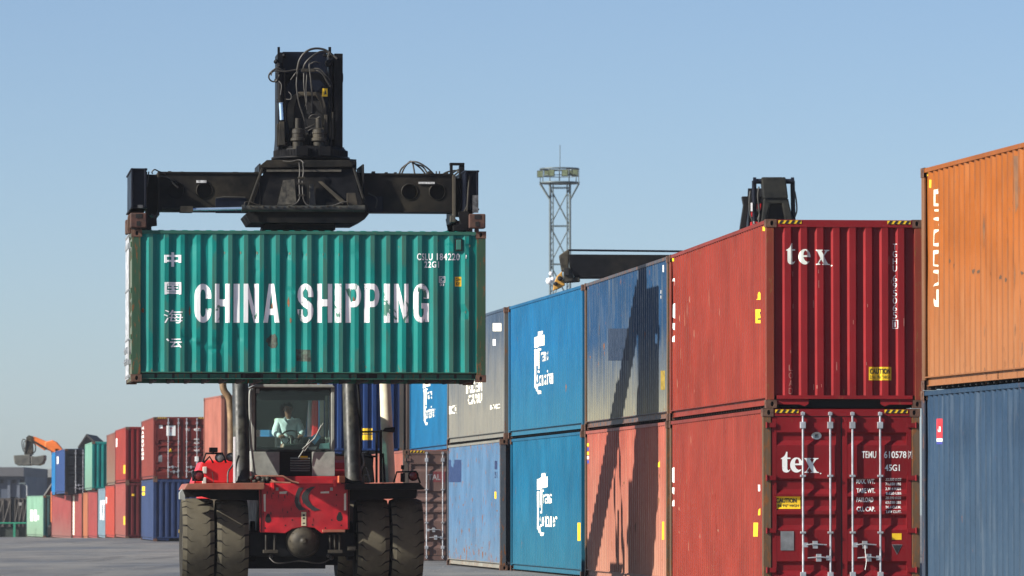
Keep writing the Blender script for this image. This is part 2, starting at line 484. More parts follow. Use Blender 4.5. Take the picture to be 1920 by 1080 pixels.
class Container:
    def __init__(s, label, M, L, H, body, near='panel', far='panel', end=None, post=None, group=None, lod=0, dents=None, rows=1, rodmat=None, hazard=False, rail=None, scale=1.0, sides=(0, 1)):
        s.M = M; s.L = L; s.H = H
        s.root = empty('shipping_container', M, label, 'shipping container', group)
        end = end or body; post = post or end; rail = rail or body
        s.body = body
        r = s.root
        s.z0, s.z1 = .165, H - .062
        y0, y1 = .16, L - .16
        s.cu, s.fs = profile(y0, y1, P_SIDE)
        s.dents = dents or []
        rnd = random.Random(L * 7 + H + M.translation.x)
        wob = [(rnd.uniform(y0, y1), rnd.uniform(s.z0, s.z1), rnd.uniform(.08, .5), rnd.uniform(.15, .6), rnd.uniform(-.004, .017)) for _ in range(26)] if rows > 1 else []
        def depth(y, z):
            d = s.fs(y)
            e = min(1, (z - s.z0) / .12, (s.z1 - z) / .12)
            for (cy, cz, ry, rz, am) in s.dents + wob:
                q = ((y - cy) / ry) ** 2 + ((z - cz) / rz) ** 2
                if q < 6: d += am * math.exp(-q * 1.3) * max(0, e)
            return d
        s.depth = depth
        # side sheets
        for side in sides:
            mb = MB(); nr = rows if side == 0 else 1
            cu = s.cu; vs = []; fs = []
            zs = [s.z0 + (s.z1 - s.z0) * k / nr for k in range(nr + 1)]
            if nr > 1: zs = sorted(zs + [z for (cy, z, ry, rz, am) in s.dents if rz < .1] + [z + .03 for (cy, z, ry, rz, am) in s.dents if rz < .1][:4])
            nr = len(zs) - 1
            for z in zs:
                for y in cu:
                    d = depth(y, z) if side == 0 else s.fs(y)
                    vs.append((d if side == 0 else W - d, y, z))
            n = len(cu)
            for k in range(nr):
                for i in range(n - 1): fs.append((k * n + i, k * n + i + 1, (k + 1) * n + i + 1, (k + 1) * n + i))
            mb.add(vs, fs); mb.build('side_panel', body, r, normals=False)
        # roof
        mb = MB(); ry = [y0]; k = y0 + .05; vs = []; hz = []
        while k + .2 < y1:
            ry += [k, k + .025, k + .11, k + .135]; hz += [0, 1, 1, 0]; k += .209
        ry.append(y1); hz = [0] + hz + [0]
        for y, h in zip(ry, hz):
            z = H - .012 + .022 * h
            vs += [(.06, y, H - .012), (.12, y, z), (W - .12, y, z), (W - .06, y, H - .012)]
        mb.add(vs, [(4 * i + j, 4 * i + j + 1, 4 * i + j + 5, 4 * i + j + 4) for i in range(len(ry) - 1) for j in range(3)])
        mb.build('roof_panel', body, r, normals=False)
        # rails
        for x0, x1, sg in ((.002, .06, 1), (W - .06, W - .002, -1)):
            m = MB(); m.box(x0, .178, H - .06, x1, L - .178, H - .004); m.build('top_rail', rail, r)
            m = MB()
            if sg > 0:
                m.box(.004, .178, .150, .10, L - .178, .166); rr = .082 if L < 7 and lod == 0 else .052; m.box(rr, .178, .05, rr + .018, L - .178, .150); m.box(.03, .178, .042, rr + .018, L - .178, .052)
            else:
                m.box(W - .07, .178, .150, W - .004, L - .178, .166); m.box(W - .07, .178, .016, W - .052, L - .178, .150)
            m.build('bottom_rail', rail, r)
        # floor with cross members and pockets
        m = MB(); m.box(.075, .1, .13, W - .075, L - .1, .16)
        k = .2
        while k < L - .15:
            m.box(.072, k, .006, W - .072, k + .045, .129); k += .31
        m.build('floor_frame', UNDER, r)
        if lod == 0 and L < 7:
            for c in (L / 2 - 1.02, L / 2 + 1.02):
                m = MB(); m.box(.076, c - .18, .054, .0815, c + .18, .149); m.build('forklift_pocket', HOLE, r)
        # posts and castings
        for ix in (0, 1):
            for iy in (0, 1):
                X = lambda a: a if ix == 0 else W - a
                Yy = lambda a: a if iy == 0 else L - a
                m = MB()
                m.prism([(X(.003), Yy(.003)), (X(.125), Yy(.003)), (X(.125), Yy(.03)), (X(.03), Yy(.06)), (X(.03), Yy(.162)), (X(.003), Yy(.162))], 2, .118, H - .118)
                m.build('corner_post', post, r, bevel=0 if lod else .006)
                for top in (0, 1):
                    m = MB(); Z0, Z1 = (H - .118, H + .006) if top else (-.006, .118)
                    zc = (Z0 + Z1) / 2
                    if lod < 2:
                        m.ring((0, Z0, .162, Z1), (.09, zc, .026, .040), lambda a, b, d: (X(a), Yy(-.005 + d), b), .03)
                        m.ring((0, Z0, .178, Z1), (.09, zc, .026, .040), lambda a, b, d: (X(-.005 + d), Yy(a), b), .03)
                        m.box(X(.033), Yy(.033), Z0 + .002, X(.162), Yy(.178), Z1 - .002)
                        zz = Z1 if top else Z0
                        for zz in (Z0, Z1):
                            m.add([(X(-.005), Yy(-.005), zz), (X(.162), Yy(-.005), zz), (X(.162), Yy(.178), zz), (X(-.005), Yy(.178), zz)], [(0, 1, 2, 3)])
                        # close the lips
                        m.add([(X(-.005), Yy(-.005), Z0), (X(-.005), Yy(-.005), Z1), (X(0), Yy(-.005), Z1), (X(0), Yy(-.005), Z0)], [(0, 1, 2, 3)])
                        m.add([(X(-.005), Yy(-.005), Z0), (X(-.005), Yy(-.005), Z1), (X(-.005), Yy(0), Z1), (X(-.005), Yy(0), Z0)], [(0, 1, 2, 3)])
                        m.build('corner_casting', [CAST, HOLE], r, normals=False)
                    else:
                        m.box(X(-.005), Yy(-.005), Z0, X(.162), Yy(.178), Z1).build('corner_casting', CAST, r)
        # ends
        for which, kind in ((0, near), (1, far)):
            Yy = (lambda a: a) if which == 0 else (lambda a: L - a)
            if kind == 'none': continue
            m = MB(); m.box(.163, Yy(.004), H - .112, W - .163, Yy(.06), H - .004); m.build('end_header', end, r)
            if kind == 'panel':
                cu, f = profile(.125, W - .125, P_END)
                if which == 0: s.ecu, s.ef = cu, (lambda u, v, f=f: f(u)); s.ecv = []
                m = MB(); n = len(cu)
                m.add([(x, Yy(f(x)), z) for z in (.19, H - .112) for x in cu], [(i, i + 1, n + i + 1, n + i) for i in range(n - 1)])
                m.build('end_panel', end, r, normals=False)
                m = MB(); m.box(.163, Yy(.004), .135, W - .163, Yy(.06), .19)
                for sx in (0, 1):
                    q = lambda a: a if sx == 0 else W - a
                    m.prism([(q(.163), .134), (q(.66), .134), (q(.66), .06), (q(.60), .02), (q(.52), .05), (q(.163), .05)], 1, Yy(.03), Yy(.045))
                m.build('end_sill', end, r)
                m = MB(); m.box(.2, Yy(.5), .02, W - .2, Yy(.52), .13); m.build('tunnel_plate', UNDER, r)
            else:
                s.ecu, s.ecv = [], []
                m = MB(); m.box(.163, Yy(.004), .012, W - .163, Yy(.06), .125); m.build('end_sill', end, r)
                db, dt = .14, H - .125
                for leaf in (0, 1):
                    a, b = (.135, W / 2 - .012) if leaf == 0 else (W / 2 + .012, W - .135)
                    dr = MB()
                    pa, pb = a + .075, b - .075
                    dr.box(a, Yy(.012), db, pa, Yy(.055), dt); dr.box(pb, Yy(.012), db, b, Yy(.055), dt)
                    gz = [(dt, .014)]
                    gl = []
                    for (t0, hh) in GROOVES:
                        zt = H - t0 * H / 2.896; zb = zt - hh * H / 2.896
                        gz += [(zt, .014), (zt - .035, .048), (zb + .075, .048), (zb, .014)]
                        gl += [zt, zt - .035, zb + .075, zb]
                    gz.append((db, .014))
                    n = len(gz)
                    dr.add([(x, Yy(d), z) for (z, d) in gz for x in (pa, pb)], [(2 * i, 2 * i + 1, 2 * i + 3, 2 * i + 2) for i in range(n - 1)])
                    door = dr.build('door', end, r, normals=False)
                    if which == 0:
                        s.ecv = sorted(gl)
                        def gf(u, v, gz=gz):
                            for (za, da), (zb_, d2) in zip(gz, gz[1:]):
                                if zb_ <= v <= za: return da + (d2 - da) * (za - v) / max(1e-6, za - zb_)
                            return .014
                        s.ef = gf
                    g = MB(); g.box(a - .012, Yy(.022), db - .012, a, Yy(.05), dt + .012); g.box(b, Yy(.022), db - .012, b + .011, Yy(.05), dt + .012)
                    g.box(a, Yy(.022), dt, b, Yy(.05), dt + .012); g.box(a, Yy(.022), db - .012, b, Yy(.05), db)
                    g.build('gasket', GASK, door)
                    rx = (.615, 1.04) if leaf == 0 else (1.385, 1.815)
                    for q, x in enumerate(rx):
                        rd = MB(); rd.tube((x, Yy(-.028), .05), (x, Yy(-.028), H - .045), .017, 10)
                        for z in (.10, H - .075): rd.box(x - .03, Yy(-.05), z - .025, x + .03, Yy(.004), z + .025)
                        for z, hh in ((H - .25, .05), (H - 1.03, .016), (H - 1.90, .016), (.35, .04)):
                            if z > .3: rd.box(x - .042, Yy(-.054), z - hh, x + .042, Yy(.012), z + hh)
                        rd.build('lock_rod', rodmat or ROD, door, bevel=0 if lod else .004)
                        # handle
                        hz_ = H - 2.09 if q == 0 else H - 2.29
                        sg = 1 if q == 0 else -1
                        h = MB(); h.box(x, Yy(-.062), hz_ - .035, x + sg * .07, Yy(-.03), hz_ + .035)
                        h.path([(x + sg * .05, Yy(-.06), hz_), (x + sg * .16, Yy(-.075), hz_ + .012), (x + sg * .36, Yy(-.06), hz_)], .011, 7)
                        h.box(x + sg * .15, Yy(-.07), hz_ - .055, x + sg * .22, Yy(.012), hz_ + .06)
                        h.build('door_handle', rodmat or ROD, door)
                    for z in (H - .25, H - 1.06, H - 1.87, .42):
                        h = MB(); xx = .06 if leaf == 0 else W - .06; x2 = .20 if leaf == 0 else W - .20
                        h.box(xx, Yy(-.012), z - .035, x2, Yy(.010), z + .035); h.tube((xx, Yy(-.008), z - .045), (xx, Yy(-.008), z + .045), .018, 8)
                        h.build('hinge', end, door)
        if hazard:
            Hh = H
            for sx in (0, 1):
                x0 = .19 if sx == 0 else W - .55
                s.mark('end', ([(x0, Hh - .062), (x0 + .36, Hh - .062), (x0 + .36, Hh - .012), (x0, Hh - .012)], [(0, 1, 2, 3)]), YEL, 'hazard_label', flatd=.001)
                bk = []; fc = []
                for k in range(4):
                    o = len(bk); xa = x0 + .005 + k * .09
                    bk += [(xa, Hh - .061), (xa + .045, Hh - .061), (xa + .08, Hh - .013), (xa + .035, Hh - .013)]; fc.append((o, o + 1, o + 2, o + 3))
                s.mark('end', (bk, fc), BLK, 'hazard_stripe', flatd=-.0025)
    def mark(s, face, vf, mat, name='lettering', flatd=None, lift=.0035):
        m = MB()
        if face == 'side':
            pl = lambda u, v: ((s.depth(u, v) if flatd is None else flatd) - lift, u, v)
            V, Fc = conform(vf, s.cu if flatd is None else [], [], pl)
        else:
            pl = lambda u, v: (u, (s.ef(u, v) if flatd is None else flatd) - lift, v)
            V, Fc = conform(vf, s.ecu if flatd is None else [], s.ecv if flatd is None else [], pl)
        m.add(V, Fc)
        return m.build(name, mat, s.root, normals=False)
    def uv(s, face, px, py):
        if face == 'side':
            p = hit(s.M, 0, .02, px, py); return (p.y, p.z)
        p = hit(s.M, 1, .01, px, py); return (p.x, p.z)
    def pxbox(s, face, box):
        x0, y0, x1, y1 = box; mx, my = (x0 + x1) / 2, (y0 + y1) / 2
        return (s.uv(face, x0, my)[0], s.uv(face, mx, y1)[1], s.uv(face, x1, my)[0], s.uv(face, mx, y0)[1])
    def text(s, face, body, box, mat=None, bold=.015, sp=1.0, name='lettering', lift=.0035, shape=None, flatd=None):
        s.mark(face, fit(shape or T(body, bold, sp), s.pxbox(face, box)), mat or WHITE, name, lift=lift, flatd=flatd)
    def rect(s, face, box, mat, name='label', lift=.003, flatd=None):
        a0, b0, a1, b1 = s.pxbox(face, box)
        s.mark(face, ([(a0, b0), (a1, b0), (a1, b1), (a0, b1)], [(0, 1, 2, 3)]), mat, name, lift=lift, flatd=flatd)
    def poly(s, face, pts, mat, name='lettering', lift=.0035):
        s.mark(face, ([s.uv(face, *p) for p in pts], [tuple(range(len(pts)))]), mat, name, lift=lift)
def frame(px, Y, pxfar, L, z, dx=0.0, ang=None):
    """near left bottom corner seen at column px at distance Y, far left corner at column pxfar"""
    x = (px - 960) * Y / F + dx
    if ang is None:
        th = R_(6.3)
        for _ in range(20):
            yf = Y + L * math.cos(th); xf = (pxfar - 960) * yf / F + dx
            th = math.asin(max(-.9, min(.9, (x - xf) / L)))
    else: th = R_(ang)
    return Matrix.Translation((x, Y, z)) @ Matrix.Rotation(th, 4, 'Z')
HC, ST = 2.896, 2.591
def gz(Y):
    t = max(0, min(1, (Y - 250) / 90)); return -.42 * t * t * (3 - 2 * t)

# ------------------------------------------------------------ ground
def ground():
    m = MB(); xs = [-900, -300, -120, -60, -30, -15, 0, 15, 30, 60, 120, 300, 900]
    ys = [-40, 20, 60, 90, 120, 160, 200, 250] + [250 + 9 * k for k in range(1, 11)] + [400, 600, 1000, 1500]
    n = len(xs)
    m.add([(x, y, gz(y)) for y in ys for x in xs], [(j * n + i, j * n + i + 1, (j + 1) * n + i + 1, (j + 1) * n + i) for j in range(len(ys) - 1) for i in range(n - 1)])
    mt, t, b = principled('yard_concrete')
    v = coords(t); v2 = coords(t, (.25, .04, 1)); v3 = coords(t, (1, .25, 1))
    n1 = noise(t, v2, 1.0, 5, .6); n2 = noise(t, v3, .8, 6, .6); n3 = noise(t, v, 9, 6, .7)
    col = mixc(t, rng(t, n1, .35, .65), (.09, .092, .095), (.155, .152, .146))
    col = mixc(t, mul(t, rng(t, n2, .5, .68), .6), col, (.07, .07, .07))
    col = mixc(t, mul(t, rng(t, n3, .52, .7), .22), col, (.20, .195, .185))
    n4 = noise(t, coords(t, (.9, .03, 1), (3, 8, 0)), 1.0, 4, .6, .5)
    col = mixc(t, mul(t, rng(t, n4, .56, .64), .5), col, (.055, .055, .056))
    n5 = noise(t, coords(t, (.12, .12, 1), (9, 1, 0)), 1.0, 3)
    col = mixc(t, mul(t, rng(t, n5, .55, .58), .3), col, (.20, .195, .185))
    t.links.new(col, b.inputs['Base Color'])
    t.links.new(rng(t, n1, .32, .55, .42, .85), b.inputs['Roughness'])
    bump(t, b, n3, .5, .02)
    o = m.build('ground', mt, normals=False); o['kind'] = 'structure'
    # grit and broken stone swept along the foot of the stacks
    g = MB(); rnd = random.Random(3)
    for _ in range(1100):
        if rnd.random() < .6:
            y = rnd.uniform(100, 150); x = rnd.uniform(-3.6, 2.6) - .11 * (y - 100) * .6
        else:
            y = rnd.uniform(105, 230); x = rnd.uniform(-14, -5)
        r = rnd.uniform(.008, .026)
        a = rnd.uniform(0, 6)
        pts = [(x + r * math.cos(a + k * 1.57) * rnd.uniform(.6, 1.2), y + r * math.sin(a + k * 1.57) * rnd.uniform(.6, 1.2), gz(y) + .002) for k in range(4)]
        g.add(pts + [(x, y, gz(y) + r * .7)], [(0, 1, 4), (1, 2, 4), (2, 3, 4), (3, 0, 4)])
    o = g.build('gravel', plain('grey_grit', (.2, .19, .18), .9, var=.4), kind='stuff')
    o['label'] = 'loose grit and small stones on the yard by the container stacks'; o['category'] = 'gravel'
ground()

# ------------------------------------------------------------ the near right row
P = paint
RED1 = P('red_side_paint', (.36, .046, .026), rust=.24, streak=.30, light=(.55, .19, .10), dirt=.15)
RED1E = P('maroon_end_paint', (.40, .022, .028), rust=.1, streak=.12, dirt=.12, light=(.42, .08, .07))
RED2 = P('red_side_paint_lower', (.37, .050, .030), rust=.28, streak=.34, light=(.52, .19, .11), dirt=.2)
RED2E = P('maroon_door_paint', (.34, .015, .022), rust=.12, streak=.12, dirt=.15, light=(.38, .08, .07))
POSTR = P('rusted_red_post', (.36, .065, .038), rust=.8, streak=.3, dirt=.3, light=(.45, .16, .08))
POSTB = P('rusted_brown_post', (.22, .14, .08), rust=1.1, streak=.4, dirt=.4)
G_ROW = 'containers stacked two high along the right of the yard'
D_U = Container('upper red container with spaced tex lettering on its corrugated end', frame(1437, 85.3, 1255, 12.19, HC + .02), 12.19, HC, RED1, 'panel', 'panel', RED1E, post=POSTR, group=G_ROW, rows=10, hazard=True)
D_L = Container('maroon container with tex lettering on its closed doors, under the red one', frame(1430.5, 85.25, 1255, 12.19, 0), 12.19, HC, RED2, 'door', 'panel', RED2E, post=POSTB, group=G_ROW, rows=10, hazard=True)
C_UM = P('faded_navy_paint', (.018, .085, .21), rust=.3, fade=(.38, .36, .25), fz=(.0, 1.7), streak=.5, dirt=.35, light=(.22, .25, .24))
C_LM = P('bleached_red_paint', (.58, .14, .095), rust=.25, fade=(.66, .32, .22), fz=(.0, 2.9), streak=.4, dirt=.2, light=(.52, .30, .2))
C_U = Container('navy container fading to grey at the bottom, between bright blue and red', frame(1252, 97.7, 1096, 12.19, HC + .02), 12.19, HC, C_UM, post=POSTB, group=G_ROW, lod=1, rows=8, rail=P('worn_navy_rail', (.10, .12, .15), rust=.9, streak=.5))
C_L = Container('pink bleached red container at ground level under the fading navy one', frame(1250, 97.75, 1096, 12.19, 0), 12.19, HC, C_LM, post=POSTB, group=G_ROW, lod=1, rows=8)
B_UM = P('bright_blue_paint', (.004, .175, .40), rust=.1, fade=(.035, .22, .34), fz=(-.4, 1.9), streak=.18, dirt=.25, light=(.05, .28, .48))
B_LM = P('bright_blue_paint_lower', (.004, .175, .34), rust=.1, fade=(.035, .20, .29), fz=(-.4, 1.9), streak=.22, dirt=.25, light=(.05, .27, .42))
B_U = Container('bright blue container with large white logo, upper of the blue pair', frame(1092, 110.2, 953, 12.19, HC + .02), 12.19, HC, B_UM, post=B_UM, group=G_ROW, lod=1, rows=6)
B_L = Container('bright blue container with large white logo standing on the ground, lower of the blue pair', frame(1090, 110.2, 957, 12.19, 0), 12.19, HC, B_LM, post=B_LM, group=G_ROW, lod=1, rows=6)
A_UM = P('chalky_grey_paint', (.07, .12, .20), rust=.25, fade=(.34, .33, .28), fz=(.6, 2.7), streak=.35, dirt=.25, light=(.4, .38, .33))
A_LM = P('pale_blue_paint', (.125, .265, .46), rust=.66, fade=(.20, .30, .41), fz=(-.4, 1.2), streak=.4, dirt=.2, light=(.32, .44, .60))
A_U = Container('chalky grey container with faded white lettering, upper right of the lifted container', frame(946, 122.6, 838, 12.19, HC + .02), 12.19, HC, A_UM, post=P('grey_post', (.2, .2, .19), rust=.8), group=G_ROW, lod=1, rows=5)
A_L = Container('pale blue container with rust streaks and a dark blue square patch, at ground level', frame(938, 122.5, 838, 12.19, 0), 12.19, HC, A_LM, post=P('pale_post', (.13, .15, .18), rust=.9), end=P('dark_grey_end', (.05, .06, .08), rust=.4), group=G_ROW, lod=1, rows=5, rail=P('cream_rail', (.42, .42, .36), rust=.6))
E_UM = P('orange_paint', (.50, .14, .016), rust=.46, fade=(.48, .22, .10), fz=(-.5, 2.0), streak=.30, dirt=.30, light=(.74, .38, .16))
E_LM = P('steel_blue_paint', (.033, .080, .155), rust=.15, fade=(.07, .12, .18), fz=(-1, 2.8), streak=.45, dirt=.3, light=(.30, .36, .42))
def near_right(z, mat, label, post, dx):
    # far left corner known, near corner out of the picture
    th = R_(9.1); xf = (1728 + dx - 960) * 72.6 / F
    x = xf + 12.19 * math.sin(th); y = 72.6 - 12.19 * math.cos(th)
    return Container(label, Matrix.Translation((x, y, z)) @ Matrix.Rotation(th, 4, 'Z'), 12.19, HC, mat, post=post, group=G_ROW, rows=14, rail=mat)
POSTO = P('worn_orange_post', (.36, .17, .08), rust=.9)
E_U = near_right(HC + .02, E_UM, 'orange container with a broken column of white letters, highest at the right edge', POSTO, 0)
E_L = near_right(0, E_LM, 'steel blue container with a small red label, under the orange one', P('blue_post', (.06, .08, .12), rust=.8), -1)
E_L.M = E_L.root.matrix_world.copy()

# markings of the row
TEXW = tex_shape(105); TEXN = tex_shape(0)
DIMW = plain('thin_white_lettering', (.78, .76, .76), .5, var=.2, bmp=0)
LIGHTG = plain('pale_lettering', (.78, .80, .72), .5, var=.1, bmp=0)
D_U.text('end', '', (1474, 456, 1561, 499), LIGHTG, shape=TEXW)
for i, ch in enumerate('TGHU'): D_U.text('end', ch, (1675, 457 + i * 13.6, 1682, 468 + i * 13.6), DIMW, bold=-.012)
for i, ch in enumerate('695065'): D_U.text('end', ch, (1675, 516 + i * 13.8, 1682, 528 + i * 13.8), DIMW, bold=-.012)
D_U.text('end', '1', (1677.3, 603, 1680.3, 613), DIMW)
for b in ((1674.4, 601, 1675.3, 615), (1683, 601, 1683.9, 615), (1674.4, 600, 1683.9, 601), (1674.4, 615, 1683.9, 616)): D_U.rect('end', b, DIMW, 'check_digit_box')
D_U.rect('end', (1629, 688, 1672, 713), YEL, 'caution_label')
D_U.text('end', 'CAUTION', (1631, 691, 1670, 701), BLK, bold=.035, lift=.006)
D_U.text('end', '2.9m  9\'6" HIGH', (1631, 704, 1670, 710), BLK, bold=.01, lift=.006)
SCR = plain('chalk_scratch', (.45, .2, .16), .7, var=.2, bmp=0)
for i, ch in enumerate('LOAD'): D_U.text('end', ch, (1479, 684 + i * 14.5, 1487, 695 + i * 14.5), SCR, bold=-.012)
random.seed(5)
for k in range(16):
    x = random.choice((1480, 1481, 1528, 1535, 1564, 1594, 1628, 1671, 1700)) + random.uniform(-6, 8); y = random.uniform(480, 730); hh = random.uniform(4, 16)
    D_U.rect('end', (x, y, x + .9, y + hh), SCR, 'scratch', lift=.002)
# fragments on the side of the red pair
def frag(c, pts, mat=None): c.poly('side', pts, mat or WHITE)
def fragbox(c, box, mat, name='label'):
    x0, y0, x1, y1 = box
    c.mark('side', ([c.uv('side', *p) for p in ((x0, y0), (x1, y0), (x1, y1), (x0, y1))], [(0, 1, 2, 3)]), mat, name)
for c, dy in ((D_U, 0), (D_L, 308)):
    if dy == 0: frag(c, [(1261, 525), (1264, 520), (1264.4, 555), (1263.2, 555), (1263, 527), (1261, 528)])
    frag(c, [(1261.5, 572 + dy), (1264.2, 566 + dy), (1264.3, 599 + dy), (1261.5, 594 + dy), (1260.6, 584 + dy)])
    frag(c, [(1260.2, 606 + dy), (1264.4, 606 + dy), (1264.2, 621 + dy), (1262, 616 + dy)])
    frag(c, [(1260.2, 641 + dy), (1263.3, 629 + dy), (1264, 636 + dy), (1265, 642 + dy), (1263, 641 + dy)])
frag(D_U, [(1419, 562), (1426, 562), (1424, 547)], YEL); fragbox(D_U, (1418, 580, 1426, 606), YEL, 'warning_label')
frag(D_L, [(1420, 966), (1424.5, 966), (1424, 951)], YEL); fragbox(D_L, (1414, 980, 1421, 1006), YEL, 'warning_label')
D_U.text('side', 'A!', (1420, 585, 1425, 592), BLK, lift=.006)
D_U.text('side', '---', (1420, 597, 1425, 600), BLK, lift=.006)
fragbox(D_L, (1422.5, 909, 1424, 921), WHITE)
fragbox(D_U, (1258, 484, 1263, 490), YEL, 'hazard_label')
fragbox(D_U, (1430, 425, 1436, 433), YEL, 'hazard_label')
SCR2 = plain('pale_scratch', (.40, .15, .09), .7, var=.3, bmp=0)
for c in (D_U, D_L):
    for k in range(60):
        cx = random.choice((1275, 1283, 1300, 1312, 1345, 1350, 1390)) + random.gauss(0, 7); cx = max(1262, min(1425, cx)); y = random.uniform(500, 750) + (0 if c is D_U else 300)
        if c is D_L and y > 1075: continue
        q = c.uv('side', cx, y); h_ = random.uniform(.03, .32); w_ = random.uniform(.008, .03)
        c.mark('side', ([(q[0], q[1]), (q[0] + w_, q[1] + h_ * .3), (q[0] + w_ * .8, q[1] + h_), (q[0] + w_ * .2, q[1] + h_ * .8)], [(0, 1, 2, 3)]), SCR2, 'scratch', lift=.002)
# door text of the lower maroon container
E = 'end'
D_L.text(E, '', (1464, 847, 1540, 889), WHITE, shape=TEXN)
D_L.text(E, 'TEMU', (1616, 846, 1643, 859)); D_L.text(E, '610578', (1657.5, 846, 1699.5, 859)); D_L.text(E, '7', (1704.5, 847, 1708.5, 858))
for b in ((1702.8, 845, 1703.5, 860), (1709.6, 845, 1710.3, 860)): D_L.rect(E, b, WHITE, 'check_digit_box', flatd=.008)
D_L.text(E, '45G1', (1659, 871, 1687, 883))
for y, a_, b_, c_ in ((898, 'MAX. WT.', '32.500 KGS', '71.650 LBS'), (915.5, 'TARE WT.', '3.914 KGS', '8.620 LBS'), (932.5, 'PAYLOAD', '28.590 KGS', '63.030 LBS'), (950, 'CU. CAP.', '76.4 CU.M.', '2.694 CU.FT.')):
    D_L.text(E, a_, (1606.5, y, 1641 if y != 932.5 else 1638, y + 9), bold=.02)
    D_L.text(E, b_, (1661, y - 1.5, 1690, y + 3.5), bold=.02); D_L.text(E, c_, (1661, y + 7, 1690, y + 12), bold=.02)
D_L.rect(E, (1452, 931, 1501, 954), YEL, 'caution_label', lift=.007)
D_L.text(E, 'CAUTION', (1455.5, 934, 1494, 942.5), BLK, bold=.035, lift=.010)
D_L.text(E, '2.96 9\'6" HIGH', (1453.5, 945.5, 1498, 951), BLK, lift=.010)
D_L.rect(E, (1463.5, 996, 1488.5, 1032), GREYP, 'data_plate', lift=.008)
D_L.rect(E, (1672.5, 1000, 1690.5, 1012), YEL, 'yellow_label')
c_ = fit(outline('poly', [arc(0, 0, 1, 1, 0, 345, 20)]), D_L.pxbox(E, (1522, 810, 1541, 824)))
D_L.mark(E, c_, plain('white_sticker', (.55, .58, .56), .5, var=.2), 'round_sticker')
D_L.text(E, 'ffi', (1528, 814, 1535, 821), BLK, lift=.006)
D_L.poly(E, [(1672, 1021), (1692, 1021), (1682, 1040)], GREYP, 'warning_triangle')
D_L.poly(E, [(1673.5, 1022), (1690.5, 1022), (1682, 1038.3)], BLK, 'warning_triangle', lift=.006)
m = MB(); q = hit(D_L.M, 1, -.09, 1622, 1022); m.path([q, q + Vector((.005, .0, -.12)), q + Vector((.02, 0, -.25)), q + Vector((0, 0, -.38))], .005, 6); m.build('door_seal', flat('seal_white', (.8, .8, .78)), D_L.root)

# blue pair logo
def blue_logo(c, x, y, k=1.0, ky=1.0):
    """white emblem with two words, laid out from the emblem's top left"""
    pc = lambda pts: frag(c, [(x + a * k, y + b * ky) for a, b in pts], CREAM)
    pc([(0, 13), (6, 11), (8, 9), (8, 2), (17, 0), (15, 5), (14, 9), (20, 7), (20, 27), (11, 29), (9, 26), (8, 31), (0, 33)])
    pc([(.5, 36), (3, 34), (4, 40), (3.5, 70), (4.5, 108), (1, 106), (1.5, 70)])
    pc([(5, 35), (10.5, 31), (10.5, 72), (8, 72), (8, 60), (5, 66)])
    pc([(1, 96), (7, 103), (8, 112), (14, 113), (13, 118), (8, 119), (2, 108)])
    f = lambda body, bx: c.text('side', body, (x + bx[0] * k, y + bx[1] * ky, x + bx[2] * k, y + bx[3] * ky), CREAM, bold=.008)
    f('Trans', (7, 32, 27, 58)); f('Container', (5, 72, 36, 102))
CREAM = plain('cream_lettering', (.78, .74, .60), .5, var=.08, bmp=0)
blue_logo(B_U, 1002, 620)
blue_logo(B_L, 1007, 886)
DKB = plain('dark_blue_touch_up', (.014, .03, .10), .4, var=.1, bmp=0)
fragbox(A_L, (840, 862, 865, 904), plain('navy_patch', (.014, .04, .13), .45, var=.1), 'paint_patch')
A_L.text('side', '2 5', (927, 857, 931, 861), DKB); fragbox(A_L, (927.5, 864, 932, 880), DKB, 'label'); A_L.text('side', '42G1', (927, 884, 932, 896), DKB)
fragbox(A_L, (927, 922, 931.5, 935), YEL, 'warning_label')
fragbox(A_U, (925, 606, 940, 621), CREAM, 'label'); fragbox(A_U, (925, 636, 929, 648), WHITE, 'label')
A_U.text('side', 'TRIDEN', (873, 715, 904, 736), CREAM, bold=.03); A_U.text('side', 'CARU', (878, 739, 903, 757), CREAM, bold=.03)
A_U.text('side', 'NVIO', (920, 758, 938, 767), CREAM, bold=.01); A_U.text('side', 'BOX', (843, 760, 857, 776), CREAM, bold=.02)
fragbox(B_L, (1084, 980, 1089, 1014), YEL, 'warning_label'); fragbox(C_L, (1240.5, 978, 1245.5, 1012), YEL, 'warning_label')
fragbox(C_U, (1240, 695, 1246, 731), plain('dirty_yellow_label', (.35, .24, .03), .6, var=.3), 'warning_label')
frag(C_L, [(1234, 876), (1237, 876), (1236.5, 862)], YEL)
BLU = plain('blue_label', (.05, .06, .35), .5, bmp=0)
for k in range(5): fragbox(C_L, (1100.5, 831 + k * 8, 1103.5, 837 + k * 8), (YEL, BLU, YEL, WHITE, BLU)[k], 'label')
fragbox(C_U, (1141, 616, 1178, 676), plain('dark_blue_patch', (.010, .028, .065), .5, var=.2, bmp=0), 'paint_patch'); fragbox(C_U, (1239, 544, 1240.6, 551), WHITE); fragbox(C_U, (1239, 554, 1240.6, 560), WHITE); fragbox(C_U, (1243.5, 497, 1245, 510), WHITE); 
